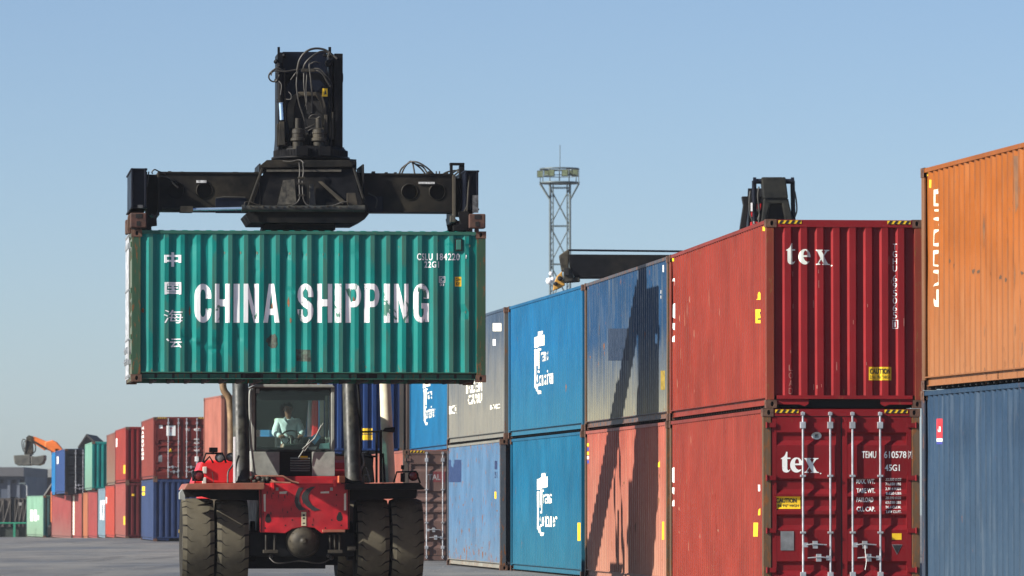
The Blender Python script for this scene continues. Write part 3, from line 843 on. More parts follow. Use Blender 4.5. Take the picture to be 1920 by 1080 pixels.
# orange column of letters
for pts in ([(1752, 356), (1761, 354), (1759, 362), (1754, 364), (1754, 382), (1758, 381), (1758, 387), (1752, 386)],
            [(1753, 393), (1759.5, 391), (1759, 397), (1753, 396)],
            [(1751, 409), (1759, 406), (1759, 424), (1755.5, 423), (1756, 414), (1751, 412)],
            [(1750, 431), (1757, 430), (1752.5, 440), (1752.5, 457), (1757, 455), (1756, 462), (1750, 460)],
            [(1751, 470), (1759, 468), (1759, 473), (1753.5, 477), (1753, 496), (1758, 497), (1757, 500), (1750.5, 498)],
            [(1752, 507), (1759, 505), (1759.5, 528), (1757, 534), (1750.5, 538), (1756, 529), (1756, 513), (1751, 511)],
            [(1755, 543), (1759, 542), (1759, 572), (1758, 576), (1753, 574), (1750, 557), (1755, 564)]):
    c = E_U
    uv = [c.uv('side', *p) for p in pts]
    V, Fc = outline('poly', [[(-a, b) for a, b in uv]])
    c.mark('side', ([(-a, b) for a, b in V], Fc), CREAM)
fragbox(E_L, (1755, 785, 1765, 821), plain('red_label', (.55, .02, .03), .5, bmp=0), 'label')
fragbox(E_L, (1755, 822, 1765, 828), WHITE, 'label'); fragbox(E_L, (1755, 829, 1765, 833), BLU, 'label')
E_L.text('side', 'AI', (1756, 800, 1764, 810), WHITE, lift=.007)
fragbox(E_U, (1733, 324, 1741, 330), YEL, 'hazard_label'); fragbox(E_U, (1743.5, 337, 1745, 352), YEL, 'label')
RUBBED = plain('rubbed_bare_steel', (.085, .045, .022), .7, var=.5, scale=20)
random.seed(11)
for (x, y) in [(1782, 490), (1790, 497), (1797, 500), (1806, 498), (1815, 504), (1823, 509), (1833, 509), (1859, 513), (1865, 515), (1874, 520), (1884, 525), (1898, 540), (1899, 380), (1909, 392), (1889, 452), (1915, 512)]:
    q = E_U.uv('side', x, y); pts = []
    for k in range(9):
        a = 2 * math.pi * k / 9; r = random.uniform(.5, 1.2); pts.append((q[0] + .03 * r * math.cos(a), q[1] + (.032 if x != 1898 else .15) * r * math.sin(a)))
    E_U.mark('side', (pts, [tuple(range(9))]), RUBBED, 'rubbed_spot', lift=.0025)

GRIME = plain('dark_grime_streak', (.20, .085, .03), .7, var=.4, bmp=0)
random.seed(31)
for k in range(46):
    x = random.choice((1768, 1793, 1798, 1827, 1844, 1866, 1890, 1902, 1915)) + random.uniform(-2, 2); y = random.uniform(330, 690); h_ = random.uniform(.05, .5)
    q = E_U.uv('side', x, y)
    E_U.mark('side', ([(q[0], q[1]), (q[0] + .012, q[1] - h_ * .4), (q[0] + .004, q[1] - h_), (q[0] - .008, q[1] - h_ * .4)], [(0, 1, 2, 3)]), GRIME, 'grime_streak', lift=.002)
q0 = E_U.uv('side', 1904, 292); q1 = E_U.uv('side', 1904, 400)
E_U.mark('side', ([(q0[0] - .05, q0[1]), (q0[0] + .05, q0[1]), (q0[0] + .02, q1[1]), (q0[0] - .03, q1[1] + .1)], [(0, 1, 2, 3)]), GRIME, 'grime_streak', lift=.002)
RSTK = plain('rust_streak', (.20, .075, .025), .8, var=.5, scale=20)
for c_, n_, xs_, ys_ in ((A_L, 70, (842, 934), (925, 1045)), (C_L, 16, (1102, 1240), (820, 1060)), (C_U, 20, (1100, 1245), (520, 780)), (B_U, 8, (960, 1085), (580, 780)), (B_L, 10, (962, 1085), (830, 1060))):
    for k in range(n_):
        x = random.uniform(*xs_); y = random.uniform(*ys_); q = c_.uv('side', x, y); h_ = random.uniform(.03, .22)
        c_.mark('side', ([(q[0], q[1]), (q[0] + .03, q[1] - h_ * .3), (q[0] + .006, q[1] - h_), (q[0] - .02, q[1] - h_ * .3)], [(0, 1, 2, 3)]), RSTK if c_ is not B_U else GRIME, 'rust_streak', lift=.002)

# ------------------------------------------------------------ stacks behind the machine
G_B = 'containers stacked behind the reach stacker'
F_M = P('pink_faded_side', (.50, .16, .11), rust=.15, streak=.3, light=(.45, .2, .14))
F_E = P('brownish_maroon_door', (.24, .145, .125), rust=.3, streak=.5, light=(.34, .25, .22))
F_L = Container('brown container with closed doors and pale lock rods, behind the right front wheels', frame(756, 145.5, 690, 12.19, 0), 12.19, HC, F_M, 'door', 'panel', F_E, group=G_B, lod=1, hazard=True, post=P('brown_grey_post', (.15, .12, .10), rust=.7))
F_L.rect('end', (812, 884, 835, 904), plain('faded_red_label', (.22, .045, .05), .6, bmp=0), 'label'); F_L.text('end', 'ITAL', (800, 889, 826, 900), plain('dull_white', (.42, .38, .38), .5, bmp=0), lift=.006)
I_M = P('deep_blue_end', (.014, .05, .19), rust=.15, streak=.4, light=(.12, .2, .42), dirt=.3)
I_U = Container('deep blue container with yellow labels on its end, behind the right lift cylinder', frame(599, 160.5, 550, 12.19, HC + .02, ang=2), 12.19, HC, I_M, group=G_B, lod=1, post=P('grey_brown_post', (.13, .12, .11), rust=.6))
for b in ((679, 803, 698, 813), (679, 815, 698, 825)): I_U.rect('end', b, YEL, 'yellow_label')
J_M = P('salmon_paint', (.52, .16, .11), rust=.15, streak=.3, light=(.6, .35, .25))
J_L = Container('salmon pink container under the deep blue one, behind the cab', frame(600, 161, 552, 12.19, 0, ang=2), 12.19, HC, J_M, group=G_B, lod=1)
K_U = Container('blue and grey end of a container beside the grey posts', frame(746, 175, 706, 12.19, HC + .02, ang=3), 12.19, HC, P('dull_brown_end', (.10, .075, .07), rust=.4), group=G_B, lod=1)
K_L = Container('dark brown container partly hidden behind the brown container with closed doors', frame(746, 175, 706, 12.19, 0, ang=3), 12.19, HC, P('dull_brown_low', (.12, .06, .05), rust=.4), group=G_B, lod=1)
K_U.root['label'] = 'dull brown container glimpsed between the deep blue and the bright blue ones'
G_M = P('bright_blue_far', (.006, .19, .42), rust=.1, streak=.12, dirt=.12, light=(.1, .35, .5))
G_U = Container('bright blue container with white logo seen between the deep blue and the chalky grey ones', frame(842, 146.5, 768, 12.19, HC + .02), 12.19, HC, G_M, group=G_B, lod=1)
G_L = Container('bright blue container at ground level hidden behind the pale blue one', frame(938, 147, 880, 12.19, 0), 12.19, HC, B_LM, group=G_B, lod=2)
blue_logo(G_U, 794, 716 - 14, .62, .80)
# seen through the cab windows
H_U = Container('light blue container seen through the cab window', frame(505, 176, 470, 12.19, HC + .02, ang=4), 12.19, HC, P('cab_seen_blue', (.03, .2, .45), rust=.1), group=G_B, lod=1)
H_L = Container('red container under the light blue one, behind the cab', frame(490, 178, 450, 12.19, 0, ang=4), 12.19, HC, P('cab_seen_red', (.42, .05, .04), rust=.1), group=G_B, lod=1)

# ------------------------------------------------------------ far left rows
G_F = 'containers stacked in the far row at the left'
def far(px, Y, pxf, L, lev, H, mat, label, end=None, near='panel', lod=2, group=G_F, ang=None, hz=False):
    z = gz(Y + L / 2) + lev * (H + .01)
    return Container(label, frame(px, Y, pxf, L, z, ang=ang), L, H, mat, near, 'panel', end, group=group, lod=lod, hazard=hz)
PINK = P('salmon_bleached', (.58, .20, .14), rust=.1, streak=.3, light=(.6, .35, .25), dirt=.1)
far(415, 217, 382, 6.06, 1, HC, PINK, 'salmon pink container rising above the left lift cylinder', P('salmon_end', (.52, .20, .14), rust=.1))
far(415, 217, 382, 6.06, 0, HC, P('salmon_low', (.45, .15, .10), rust=.1), 'salmon pink container at the foot of the stack beside the left fender')
BRN = P('brown_red_paint', (.34, .065, .045), rust=.15, streak=.3, dirt=.2, light=(.42, .15, .12))
BRE = P('brown_door_paint', (.22, .032, .028), rust=.2, streak=.2, dirt=.2)
X5 = far(288, 232, 265, 12.19, 1, ST, BRN, 'brown red container with closed doors and stickers, on a blue one', BRE, 'door', lod=1, hz=True)
X5.rect('end', (312, 798, 329, 817), WHITE, 'label', flatd=.006); X5.text('end', 'T', (318, 802, 323, 811), REDM, lift=.009, flatd=.006)
X5.rect('end', (298, 797, 305, 803), WHITE, 'label'); X5.rect('end', (297, 853, 304, 866), GREYP, 'data_plate'); X5.rect('end', (365, 856, 372, 865), WHITE, 'label')
X5.poly('end', [(316, 847), (323, 847), (319.5, 840)], YEL, 'label'); X5.text('end', 'TRLU', (348, 803, 356, 808), WHITE); X5.text('end', '48652', (363, 803, 376, 808), WHITE)
for k in range(4): X5.text('end', 'KGS LBS', (364, 822 + 7 * k, 374, 825 + 7 * k), WHITE)
for k in range(8): X5.text('side', 'HAMBURGS'[k], (266, 800 + 8 * k, 270, 806 + 8 * k), WHITE, bold=.03)
X6 = far(288, 232, 265, 12.19, 0, ST, P('navy_side', (.05, .085, .21), rust=.15, streak=.3), 'navy blue container with corrugated end under the brown red one', P('navy_end', (.035, .065, .18), rust=.1))
X6.rect('side', (267, 912, 272, 921), YEL); X6.rect('side', (267, 923, 272, 929), YEL)
X6.rect('end', (335, 993, 340, 999), YEL)
X4 = far(236, 258, 216, 12.19, 1, ST, P('bright_red_far', (.46, .055, .036), rust=.1), 'bright red upper container with a deep red end, left of the brown red doors', P('deep_red_end', (.28, .018, .020), rust=.1))
X4.rect('side', (218, 822, 220, 838), WHITE); X4.rect('side', (232, 872, 235, 888), YEL)
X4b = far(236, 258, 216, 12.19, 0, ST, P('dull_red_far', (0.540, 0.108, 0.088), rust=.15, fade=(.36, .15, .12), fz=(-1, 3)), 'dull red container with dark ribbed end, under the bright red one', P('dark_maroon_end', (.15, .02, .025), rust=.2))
X4b.rect('end', (247, 926, 253, 930), YEL); X4b.rect('side', (232, 968, 235, 984), YEL)
X3 = far(216, 270.6, 200, 12.19, 1, ST, P('tan_red_far', (.34, .12, .085), rust=.2, fade=(.32, .25, .18), fz=(-.3, 2.2)), 'red container faded to tan, just left of the bright red upper one')
X3b = far(215, 270.6, 198, 12.19, 0, ST, P('orange_red_far', (.62, .085, .05), rust=.1), 'orange red container on the ground with a white mark, left of the dull red one')
X3b.rect('side', (199, 932, 201, 944), WHITE)
X2 = far(173, 296, 159, 12.19, 1, ST, P('pale_green_far', (0.270, 0.567, 0.432), rust=.15, fade=(.25, .40, .30), fz=(-.5, 2)), 'pale green container with ribbed teal end, in the upper row', P('teal_end_far', (.01, .30, .28), rust=.1))
X7 = far(198, 283.2, 184, 12.19, 0, ST, P('grey_blue_far', (0.257, 0.378, 0.459), rust=.2), 'grey blue container with white letters, left of the orange red one', P('grey_blue_end', (.1, .12, .14)))
X7.text('side', 'KT', (188, 938, 197, 975), WHITE, bold=.04)
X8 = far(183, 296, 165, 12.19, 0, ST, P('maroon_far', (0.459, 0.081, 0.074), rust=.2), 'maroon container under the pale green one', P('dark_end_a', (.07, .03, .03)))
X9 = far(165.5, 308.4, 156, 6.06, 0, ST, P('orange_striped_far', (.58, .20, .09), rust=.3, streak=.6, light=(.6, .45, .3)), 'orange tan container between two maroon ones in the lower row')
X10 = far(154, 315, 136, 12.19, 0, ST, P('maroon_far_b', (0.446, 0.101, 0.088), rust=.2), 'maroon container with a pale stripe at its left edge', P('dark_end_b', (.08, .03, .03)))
X10.rect('side', (137, 930, 139.5, 1003), CREAM, 'pale_stripe')
X11 = far(134, 328, 97, 24.4 / 2, 0, ST, P('maroon_far_c', (0.446, 0.088, 0.081), rust=.2, fade=(.33, .2, .17), fz=(-.5, 1.6)), 'wide maroon container under the blue one with dark doors')
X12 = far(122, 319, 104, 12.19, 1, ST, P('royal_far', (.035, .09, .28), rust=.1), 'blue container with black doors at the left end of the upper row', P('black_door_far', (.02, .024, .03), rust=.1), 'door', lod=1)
X12.rect('side', (107, 856, 110, 870), WHITE)
X13 = far(105, 332, 97, 6.06, 1, ST, P('sky_blue_far', (.01, .25, .62), rust=.05), 'narrow strip of a sky blue container at the far left end of the upper row')
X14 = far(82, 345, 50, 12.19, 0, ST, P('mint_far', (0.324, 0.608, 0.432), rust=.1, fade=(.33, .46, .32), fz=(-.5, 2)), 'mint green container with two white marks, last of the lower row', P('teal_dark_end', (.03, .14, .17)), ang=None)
X14.rect('side', (57, 956, 62, 977), WHITE); X14.rect('side', (64, 956, 69, 977), WHITE); X14.rect('side', (71, 966, 73, 975), WHITE)

# ------------------------------------------------------------ the working reach stacker
OX, OY, YAW = -3.61, 98.5, R_(6)
MS = Matrix.Translation((OX, OY, 0)) @ Matrix.Rotation(YAW, 4, 'Z')
def q_(px, py, y):
    """point of the machine's own frame at depth y behind the container's centre, seen at a pixel"""
    return hit(MS, 1, y, px, py)
def X_(px, y): return q_(px, 500, y).x
def Z_(py, y): return q_(579, py, y).z
stk = empty('reach_stacker', MS, 'red and black reach stacker facing the camera and lifting a green container', 'reach stacker')

# wheels -----------------------------------------------------
TR = .78; TW = .575
def tyre_mesh():
    m = MB(); hw = TW / 2
    m.lathe([(.36, -hw * .78), (.40, -hw * .92), (.60, -hw), (TR - .075, -hw), (TR - .04, -hw * .93), (TR - .035, 0), (TR - .04, hw * .93), (TR - .075, hw), (.60, hw), (.40, hw * .92), (.36, hw * .78)], (0, 0, 0), 0, 56, 1)
    def R(x):
        t = abs(x) / hw
        return TR - .014 * t ** 3 - (.02 if t > .97 else 0)
    m.lathe([(R(hw * .2), -hw * .2), (TR, 0), (R(hw * .2), hw * .2)], (0, 0, 0), 0, 132, 0)
    np_ = 22; pit = 2 * math.pi / np_
    for sg in (-1, 1):
        for k in range(np_):
            a0 = k * pit + (0 if sg < 0 else pit * .5)
            gap = .038 / TR
            xs = [hw * .20, hw * .48, hw * .72, hw * .99]
            skew = [0, .0, -.045, -.055]
            rows = []
            for j in range(7):
                t = j / 6
                for i, x in enumerate(xs):
                    g = gap * (0 if i == 0 else (.25 if i == 1 else 1))
                    a = a0 + skew[i] / TR * 1.6 + g / 2 + (pit - g) * t
                    r = R(x)
                    rows.append((sg * x, r * math.cos(a), r * math.sin(a), a, r))
            vs = [(x, y, z) for x, y, z, a, r in rows]
            n = 4; b = len(vs)
            vs += [(x, (TR - .05) * math.cos(a), (TR - .05) * math.sin(a)) for x, y, z, a, r in rows]
            fs = [(j * n + i, j * n + i + 1, (j + 1) * n + i + 1, (j + 1) * n + i) for j in range(6) for i in range(3)]
            m.add(vs, fs, 0)
            # walls of the notch and the shoulder
            m.add(vs, [(j * n + 3, (j + 1) * n + 3, b + (j + 1) * n + 3, b + j * n + 3) for j in range(6)], 0)
            m.add(vs, [(i, i + 1, b + i + 1, b + i) for i in range(3)] + [(6 * n + i, 6 * n + i + 1, b + 6 * n + i + 1, b + 6 * n + i) for i in range(3)], 1)
    return m
def rim_mesh():
    m = MB(); hw = TW / 2
    for sg in (-1, 1):
        m.lathe([(.375, sg * hw * .80), (.36, sg * hw * .86), (.33, sg * hw * .80), (.31, sg * hw * .3), (.16, sg * hw * .35), (.12, sg * hw * .75), (.001, sg * hw * .78)], (0, 0, 0), 0, 32)
        for k in range(10):
            a = 2 * math.pi * k / 10
            m.tube((sg * hw * .3, .24 * math.cos(a), .24 * math.sin(a)), (sg * hw * .42, .24 * math.cos(a), .24 * math.sin(a)), .018, 6)
    m.tube((-hw * .86, 0, 0), (hw * .86, 0, 0), .10, 16)
    return m
YA = 2.42; YR = 8.6
w0 = bpy.data.objects.new('wheel', None); COL.objects.link(w0); w0.parent = stk; w0.empty_display_size = .2
ty = tyre_mesh().build('tyre', [RUBBER, RUBIN], w0, normals=False); rm = rim_mesh().build('rim', RIM, w0)
w0.location = (-1.865, YA, TR - .01)
for k, (x, y) in enumerate(((-1.245, YA), (1.30, YA), (1.925, YA), (-1.30, YR), (1.40, YR))):
    wc = twin(w0, (x, y, TR - .01), stk)
    wc.rotation_euler = (.09 * (k + 1), 0, 0)
    twin(ty, None, wc); twin(rm, None, wc)

# chassis and red front -------------------------------------
m = MB()
m.box(-.78, 1.75, .95, -.50, 9.2, 1.78); m.box(.50, 1.75, .95, .78, 9.2, 1.78); m.box(-.5, 2.9, 1.1, .5, 3.3, 1.7); m.box(-.5, 6.0, 1.0, .5, 6.5, 1.7)
m.box(-.95, 1.85, .50, .95, 3.0, .93)
m.build('chassis_frame', STEELBLK, stk, bevel=.01)
m = MB(); m.box(X_(466, 2.6), 2.45, Z_(1066, 2.6), X_(610, 2.6), 3.5, .52); m.box(X_(610, 3), 3.0, .33, X_(634, 3), 3.6, .6)
m.build('belly_plate', STEELBLK, stk, bevel=.01)
m = MB()
yf = 1.55
pts = [(486, 907), (655, 907), (655, 992), (604, 1000), (590, 990), (569, 988), (548, 992), (535, 1000), (488, 998)]
pl = [(q_(x, y, yf).x, q_(x, y, yf).z) for x, y in pts]
m.prism(pl, 1, yf, yf + .06)
m.box(pl[0][0], yf + .002, pl[0][1] - .03, pl[1][0], yf + .35, pl[0][1] + .005)
front = m.build('front_panel', REDD, stk, bevel=.012)
def badge(pts, mat, name, y=yf, parent=front, th=.008):
    m = MB(); m.prism([(q_(a, b, y).x, q_(a, b, y).z) for a, b in pts], 1, y - th, y - .0005); return m.build(name, mat, parent, normals=True)
def crescent(cx, lean):
    out = []; n = 9
    return out
DG = plain('charcoal_emblem', (.035, .037, .037), .5, var=.2, bmp=.05)
badge([(560, 914), (570, 914), (564, 922), (561, 930), (561, 940), (566, 950), (573, 956), (561, 957), (555, 950), (552, 940), (554, 928), (557, 920)], DG, 'emblem_stroke')
badge([(583, 913), (592, 912), (583, 920), (578, 928), (578, 936), (584, 946), (592, 952), (601, 956), (588, 958), (577, 951), (568, 942), (565, 933), (568, 924), (575, 917)], DG, 'emblem_stroke')
STK = plain('white_sticker_plate', (.55, .53, .45), .5, var=.15, bmp=.02)
badge([(494, 927), (498, 926), (498, 959), (495, 959)], STK, 'sticker'); badge([(645, 926), (649, 924), (649, 957), (645, 957)], STK, 'sticker')
badge([(565, 960), (574, 960), (574, 986), (565, 986)], plain('cream_plate', (.50, .45, .30), .5, var=.2), 'name_plate')
for zz, hh in ((964, 4), (970, 3), (980, 2)): badge([(567.5, zz), (571.5, zz), (571.5, zz + hh), (567.5, zz + hh)], BLK, 'plate_print', th=.011)
badge([(524, 922), (539, 921), (536, 926), (524, 926)], STK, 'sticker'); badge([(601, 922), (617, 921), (617, 925), (601, 925)], STK, 'sticker')
badge([(517, 914), (522, 914), (522, 920), (517, 920)], GREYM, 'bolt_plate'); badge([(619, 914), (624, 914), (624, 920), (619, 920)], GREYM, 'bolt_plate')
for cx, cy in ((503, 972), (637, 969)):
    badge([(cx - 2, cy - 9), (cx + 2, cy - 9), (cx + 5, cy), (cx + 5, cy + 5), (cx + 2, cy + 8), (cx - 3, cy + 8), (cx - 6, cy + 5), (cx - 6, cy)], HOLE, 'tow_hole', th=.004)
m = MB(); a_ = q_(604, 993, 1.5); b_ = q_(646, 998, 1.5); m.box(a_.x, 1.36, b_.z, b_.x, 1.54, a_.z); m.build('step_plate', PINKRED, stk, bevel=.006)
m = MB()
for x0, x1, y0, y1 in ((508, 514, 905, 919), (626, 631, 900, 912)):
    p0 = q_(x0, y0, 1.45); p1 = q_(x1, y1, 1.45); m.box(p0.x, 1.40, p1.z, p1.x, 1.6, p0.z)
m.build('lifting_lug', REDM, stk, bevel=.008)
DRIP = plain('dark_grime_on_red', (.05, .008, .008), .6, var=.6, scale=20)
random.seed(14)
for k in range(26):
    x = random.uniform(490, 650); y = random.uniform(910, 980); h_ = random.uniform(2, 11); w_ = random.uniform(.6, 2.4)
    badge([(x, y), (x + w_, y + h_ * .3), (x + w_ * .5, y + h_), (x - w_ * .4, y + h_ * .4)], DRIP, 'grime_mark', th=.003)
for x, y in ((535, 985), (586, 984), (610, 990), (640, 985), (497, 990), (512, 925), (631, 928), (548, 975), (622, 975)):
    badge([(x + 1.6 * math.cos(a * 1.05), y + 1.6 * math.sin(a * 1.05)) for a in range(6)], HOLE, 'bolt_hole', th=.004)
badge([(488, 908), (490, 908), (490, 997), (488, 997)], STEELBLK, 'edge_strip', th=.02); badge([(652, 908), (654, 908), (654, 991), (652, 991)], STEELBLK, 'edge_strip', th=.02)
# axle -------------------------------------------------------
m = MB()
c = (0.015, 1.62, .775)
m.lathe([(.001, -.23), (.045, -.23), (.05, -.205), (.09, -.20), (.17, -.18), (.24, -.11), (.275, 0), (.285, .08), (.31, .085), (.31, .12), (.28, .13), (.28, .5)], (c[0], c[1], c[2]), 1, 36)
m.tube((c[0], 1.34, c[2]), (c[0], 1.38, c[2]), .03, 8)
for k in range(10):
    a = 2 * math.pi * k / 10; m.tube((c[0] + .235 * math.cos(a), 1.50, c[2] + .235 * math.sin(a)), (c[0] + .235 * math.cos(a), 1.58, c[2] + .235 * math.sin(a)), .014, 6)
m.build('axle_hub', STEELDUST, stk)
m = MB(); m.tube((-.95, YA, TR - .01), (.98, YA, TR - .01), .20, 20); m.tube((-.9, YA - .1, TR), (-.82, YA - .1, TR), .36, 24); m.tube((.86, YA - .1, TR), (.95, YA - .1, TR), .36, 24)
m.tube((-2.1, YA, TR - .01), (2.15, YA, TR - .01), .14, 14); m.tube((-1.3, YR, TR), (1.4, YR, TR), .16, 14)
m.build('axle', STEELBLK, stk)
m = MB()
for px in (619, 628, 637, 499, 515):
    p = q_(px, 1025, 1.62); m.tube((p.x, 1.62, Z_(1037, 1.6)), (p.x, 1.62, Z_(1003, 1.6)), .022, 8)
p = q_(628, 1034, 1.6); m.box(p.x - .13, 1.5, p.z - .03, p.x + .13, 1.75, p.z + .03); p = q_(507, 1034, 1.6); m.box(p.x - .13, 1.5, p.z - .03, p.x + .13, 1.75, p.z + .03)
p = q_(659, 1028, 1.6); m.box(p.x - .07, 1.5, p.z - .04, p.x + .07, 1.75, p.z + .04)
m.build('axle_bracket', STEELDUST, stk, bevel=.005)
m = MB()
for px, py in ((508, 1043), (616, 1042), (622, 1046)):
    p = q_(px, py, 1.7); m.lathe([(.001, -.03), (.03, -.02), (.04, .02), (.001, .05)], (p.x, 1.7, p.z), 1, 8)
m.path([q_(505, 1046, 1.7), q_(520, 1056, 1.6), q_(560, 1052, 1.65), q_(600, 1056, 1.7), q_(625, 1045, 1.75)], .012, 6)
m.build('brake_line', HOSE, stk)
# fenders ----------------------------------------------------
for sgn in (-1, 1):
    y0 = 1.28
    if sgn < 0: pts = [(345, 918), (350, 909), (352, 906.5), (496, 905), (496, 917), (492, 918)]
    else: pts = [(648, 907), (786, 905), (797, 917), (790, 918), (648, 918)]
    m = MB(); m.prism([(q_(a, b, y0).x, q_(a, b, y0).z) for a, b in pts], 1, y0, 3.55)
    o = m.build('fender', PINKRED if sgn < 0 else STEELBLK, stk, bevel=.01)
    m = MB()
    pts = [(345, 918), (492, 918), (492, 938), (400, 936), (382, 931), (350, 933)] if sgn < 0 else [(648, 918), (788, 918), (786, 934), (700, 936), (648, 940)]
    m.prism([(q_(a, b, y0).x, q_(a, b, y0).z - .001) for a, b in pts], 1, y0 + .62, y0 + .65); m.build('arch_shade_plate', STEELBLK, stk)  # dark plate added to stand for the shaded wheel arch under the fender
m = MB(); pts = [(336, 924), (341, 917), (346, 930), (346, 938), (336, 936)]; m.prism([(q_(a, b, 1.5).x, q_(a, b, 1.5).z) for a, b in pts], 1, 1.3, 1.7); m.build('side_flap', GREYM, stk)
# red body box on the left, lamps, mirrors
m = MB(); yb = 3.0
pts = [(362, 907), (378, 866), (440, 862), (442, 907)]
m.prism([(q_(a, b, yb).x, q_(a, b, yb).z) for a, b in pts], 1, yb, 4.6); body = m.build('side_tank', REDM, stk, bevel=.03)
m = MB(); 
for (a, b, c2, d) in ((380, 875, 388, 888), (379, 895, 387, 908)):
    p0 = q_(a, b, yb - .05); p1 = q_(c2, d, yb - .05); m.box(p0.x, yb - .07, p1.z, p1.x, yb - .005, p0.z)
m.build('marker_lamp', plain('clear_lens', (.55, .55, .5), .15, var=.1), stk, bevel=.012)
def lamp(px, py, y, r, mat, housing):
    p = q_(px, py, y)
    m = MB(); m.lathe([(.001, .10), (r * .7, .09), (r, .02), (r, -.02), (r * .9, -.03)], p, 1, 18)
    h = m.build('work_lamp', housing, stk)
    m = MB(); m.lathe([(.001, -.02), (r * .6, -.018), (r * .9, -.005)], p, 1, 18); m.build('lens', mat, h)
    return h
LENSR = plain('dark_red_lens', (.18, .02, .02), .15, var=.2); LENSC = plain('dusty_lens', (.22, .23, .23), .15, .2)
lamp(372, 892, 1.7, .10, LENSR, STEELBLK); lamp(412, 858, 2.8, .09, LENSC, STEELBLK); lamp(432, 857, 2.9, .08, LENSC, STEELBLK)
lamp(775, 892, 1.7, .095, LENSR, STEELBLK)
m = MB(); p0 = q_(361, 883, 1.8); p1 = q_(381, 902, 1.8); m.box(p0.x, 1.85, p1.z, p1.x, 2.05, p0.z); p0 = q_(392, 839, 2.8); p1 = q_(408, 848, 2.8); m.box(p0.x, 2.75, p1.z, p1.x, 2.85, p0.z)
p0 = q_(751, 887, 1.8); p1 = q_(759, 904, 1.8); m.box(p0.x, 1.75, p1.z, p1.x, 1.85, p0.z); p0 = q_(752, 872, 1.8); p1 = q_(758, 880, 1.8); m.box(p0.x, 1.78, p1.z, p1.x, 1.84, p0.z)
m.build('lamp_box', STEELBLK, stk, bevel=.01)
m = MB()
def pxpath(m, pts, r, n=7, smooth=False, mi=0): m.path([q_(*p) for p in pts], r, n, mi, smooth=smooth)
pxpath(m, [(380, 867, 2.8), (386, 850, 2.8), (417, 850, 2.8), (424, 868, 2.8)], .02); pxpath(m, [(400, 848, 2.8), (400, 852, 2.8)], .02)
pxpath(m, [(382, 868, 2.8), (393, 856, 2.8), (400, 868, 2.8)], .018); pxpath(m, [(738, 905, 1.7), (744, 885, 1.7), (780, 884, 1.7), (788, 906, 1.7)], .018)
pxpath(m, [(365, 908, 1.7), (368, 884, 1.7), (380, 884, 1.7)], .012); pxpath(m, [(755, 886, 1.7), (755, 878, 1.7)], .01)
m.build('lamp_guard', STEELBLK, stk)
m = MB(); pxpath(m, [(437, 848, 2.7), (437, 870, 2.7), (428, 885, 2.65), (427, 905, 2.6)], .016, 8, True); pxpath(m, [(398, 885, 2.9), (401, 907, 2.9)], .005, 6)
m.build('hose', HOSE, stk)
m = MB(); p0 = q_(437.5, 819, 2.6); p1 = q_(441, 908, 2.6); m.box(p0.x, 2.55, p1.z, p1.x, 2.6, p0.z); m.build('reflective_strip', plain('white_reflective', (.8, .8, .82), .4, var=.05, bmp=0), stk)
# lift cylinders ---------------------------------------------
for pb, pt, nm in (((453.5, 903, 2.75), (450, 690, 3.3), 'L'), ((662, 903, 2.75), (656, 690, 3.3), 'R')):
    b0 = q_(*pb); t0 = q_(*pt); d = (t0 - b0)
    m = MB(); e1 = b0 + d * 1.05; m.path([b0, e1], .148, 28, smooth=False)
    m.path([b0 - d * .012, b0 + d * .03], .16, 28, smooth=False)
    cy = m.build('lift_cylinder', CYL, stk)
    m = MB(); m.path([e1, Vector((t0.x, 3.9, 6.05))], .085, 16, smooth=False); m.build('piston_rod', ROD, cy)
m = MB(); m.tube((-1.1, 3.9, 6.05), (1.1, 3.9, 6.05), .09, 14); m.build('boom_cross_pin', STEELBLK, stk)
m = MB(); m.box(-1.2, 2.55, 1.55, -.8, 3.05, 1.85); m.box(.78, 2.55, 1.55, 1.2, 3.05, 1.85)
m.build('cylinder_foot', STEELBLK, stk, bevel=.02)
# pipes ------------------------------------------------------
m = MB(); pxpath(m, [(419, 700, 3.9), (418, 722, 3.9), (421, 734, 3.9), (429, 746, 3.9), (432, 770, 3.9), (433, 800, 3.9), (433, 905, 3.9)], .065, 14, True); m.build('exhaust_pipe', plain('tan_pipe', (.30, .20, .11), .55, .2, .4, dust=(.12, .06, .03)), stk)
m = MB(); m.path([q_(721, 690, 4.2), q_(729, 905, 4.2)], .10, 24, smooth=False, r1=.125); m.build('air_pipe', BEIGE, stk)
m = MB(); p = q_(725, 805, 4.15); m.prism([(p.x - .10, p.z - .04), (p.x + .13, p.z - .06), (p.x + .13, p.z + .04), (p.x - .04, p.z + .025)], 1, 3.9, 4.3); m.build('pipe_bracket', STEELBLK, stk)
m = MB(); pts = [(718, 808), (722, 832), (721, 862), (728, 905), (733, 905), (727, 862), (726, 832), (723, 808)]
m.prism([(q_(a, b, 3.8).x, q_(a, b, 3.8).z) for a, b in [(717, 820), (724, 832), (729, 905), (724, 905), (717, 870)]], 1, 3.8, 3.83); m.build('side_mirror', plain('pale_green_panel', (.35, .62, .50), .3, var=.2), stk)
m = MB()
for pa, pb, r in (((675, 760, 3.0), (678, 905, 3.0), .02), ((673, 810, 3.0), (711, 809, 3.0), .018), ((706, 811, 3.0), (706, 905, 3.0), .022), ((714, 806, 3.1), (714, 905, 3.1), .026), ((671, 720, 3.0), (677, 800, 3.0), .026), ((672, 855, 3.0), (708, 856, 3.0), .018), ((690, 852, 3.0), (691, 846, 3.0), .02), ((718, 850, 3.1), (722, 905, 3.1), .018)):
    m.path([q_(*pa), q_(*pb)], r, 8, smooth=False)
m.build('handrail', STEELBLK, stk)
m = MB(); random.seed(4)
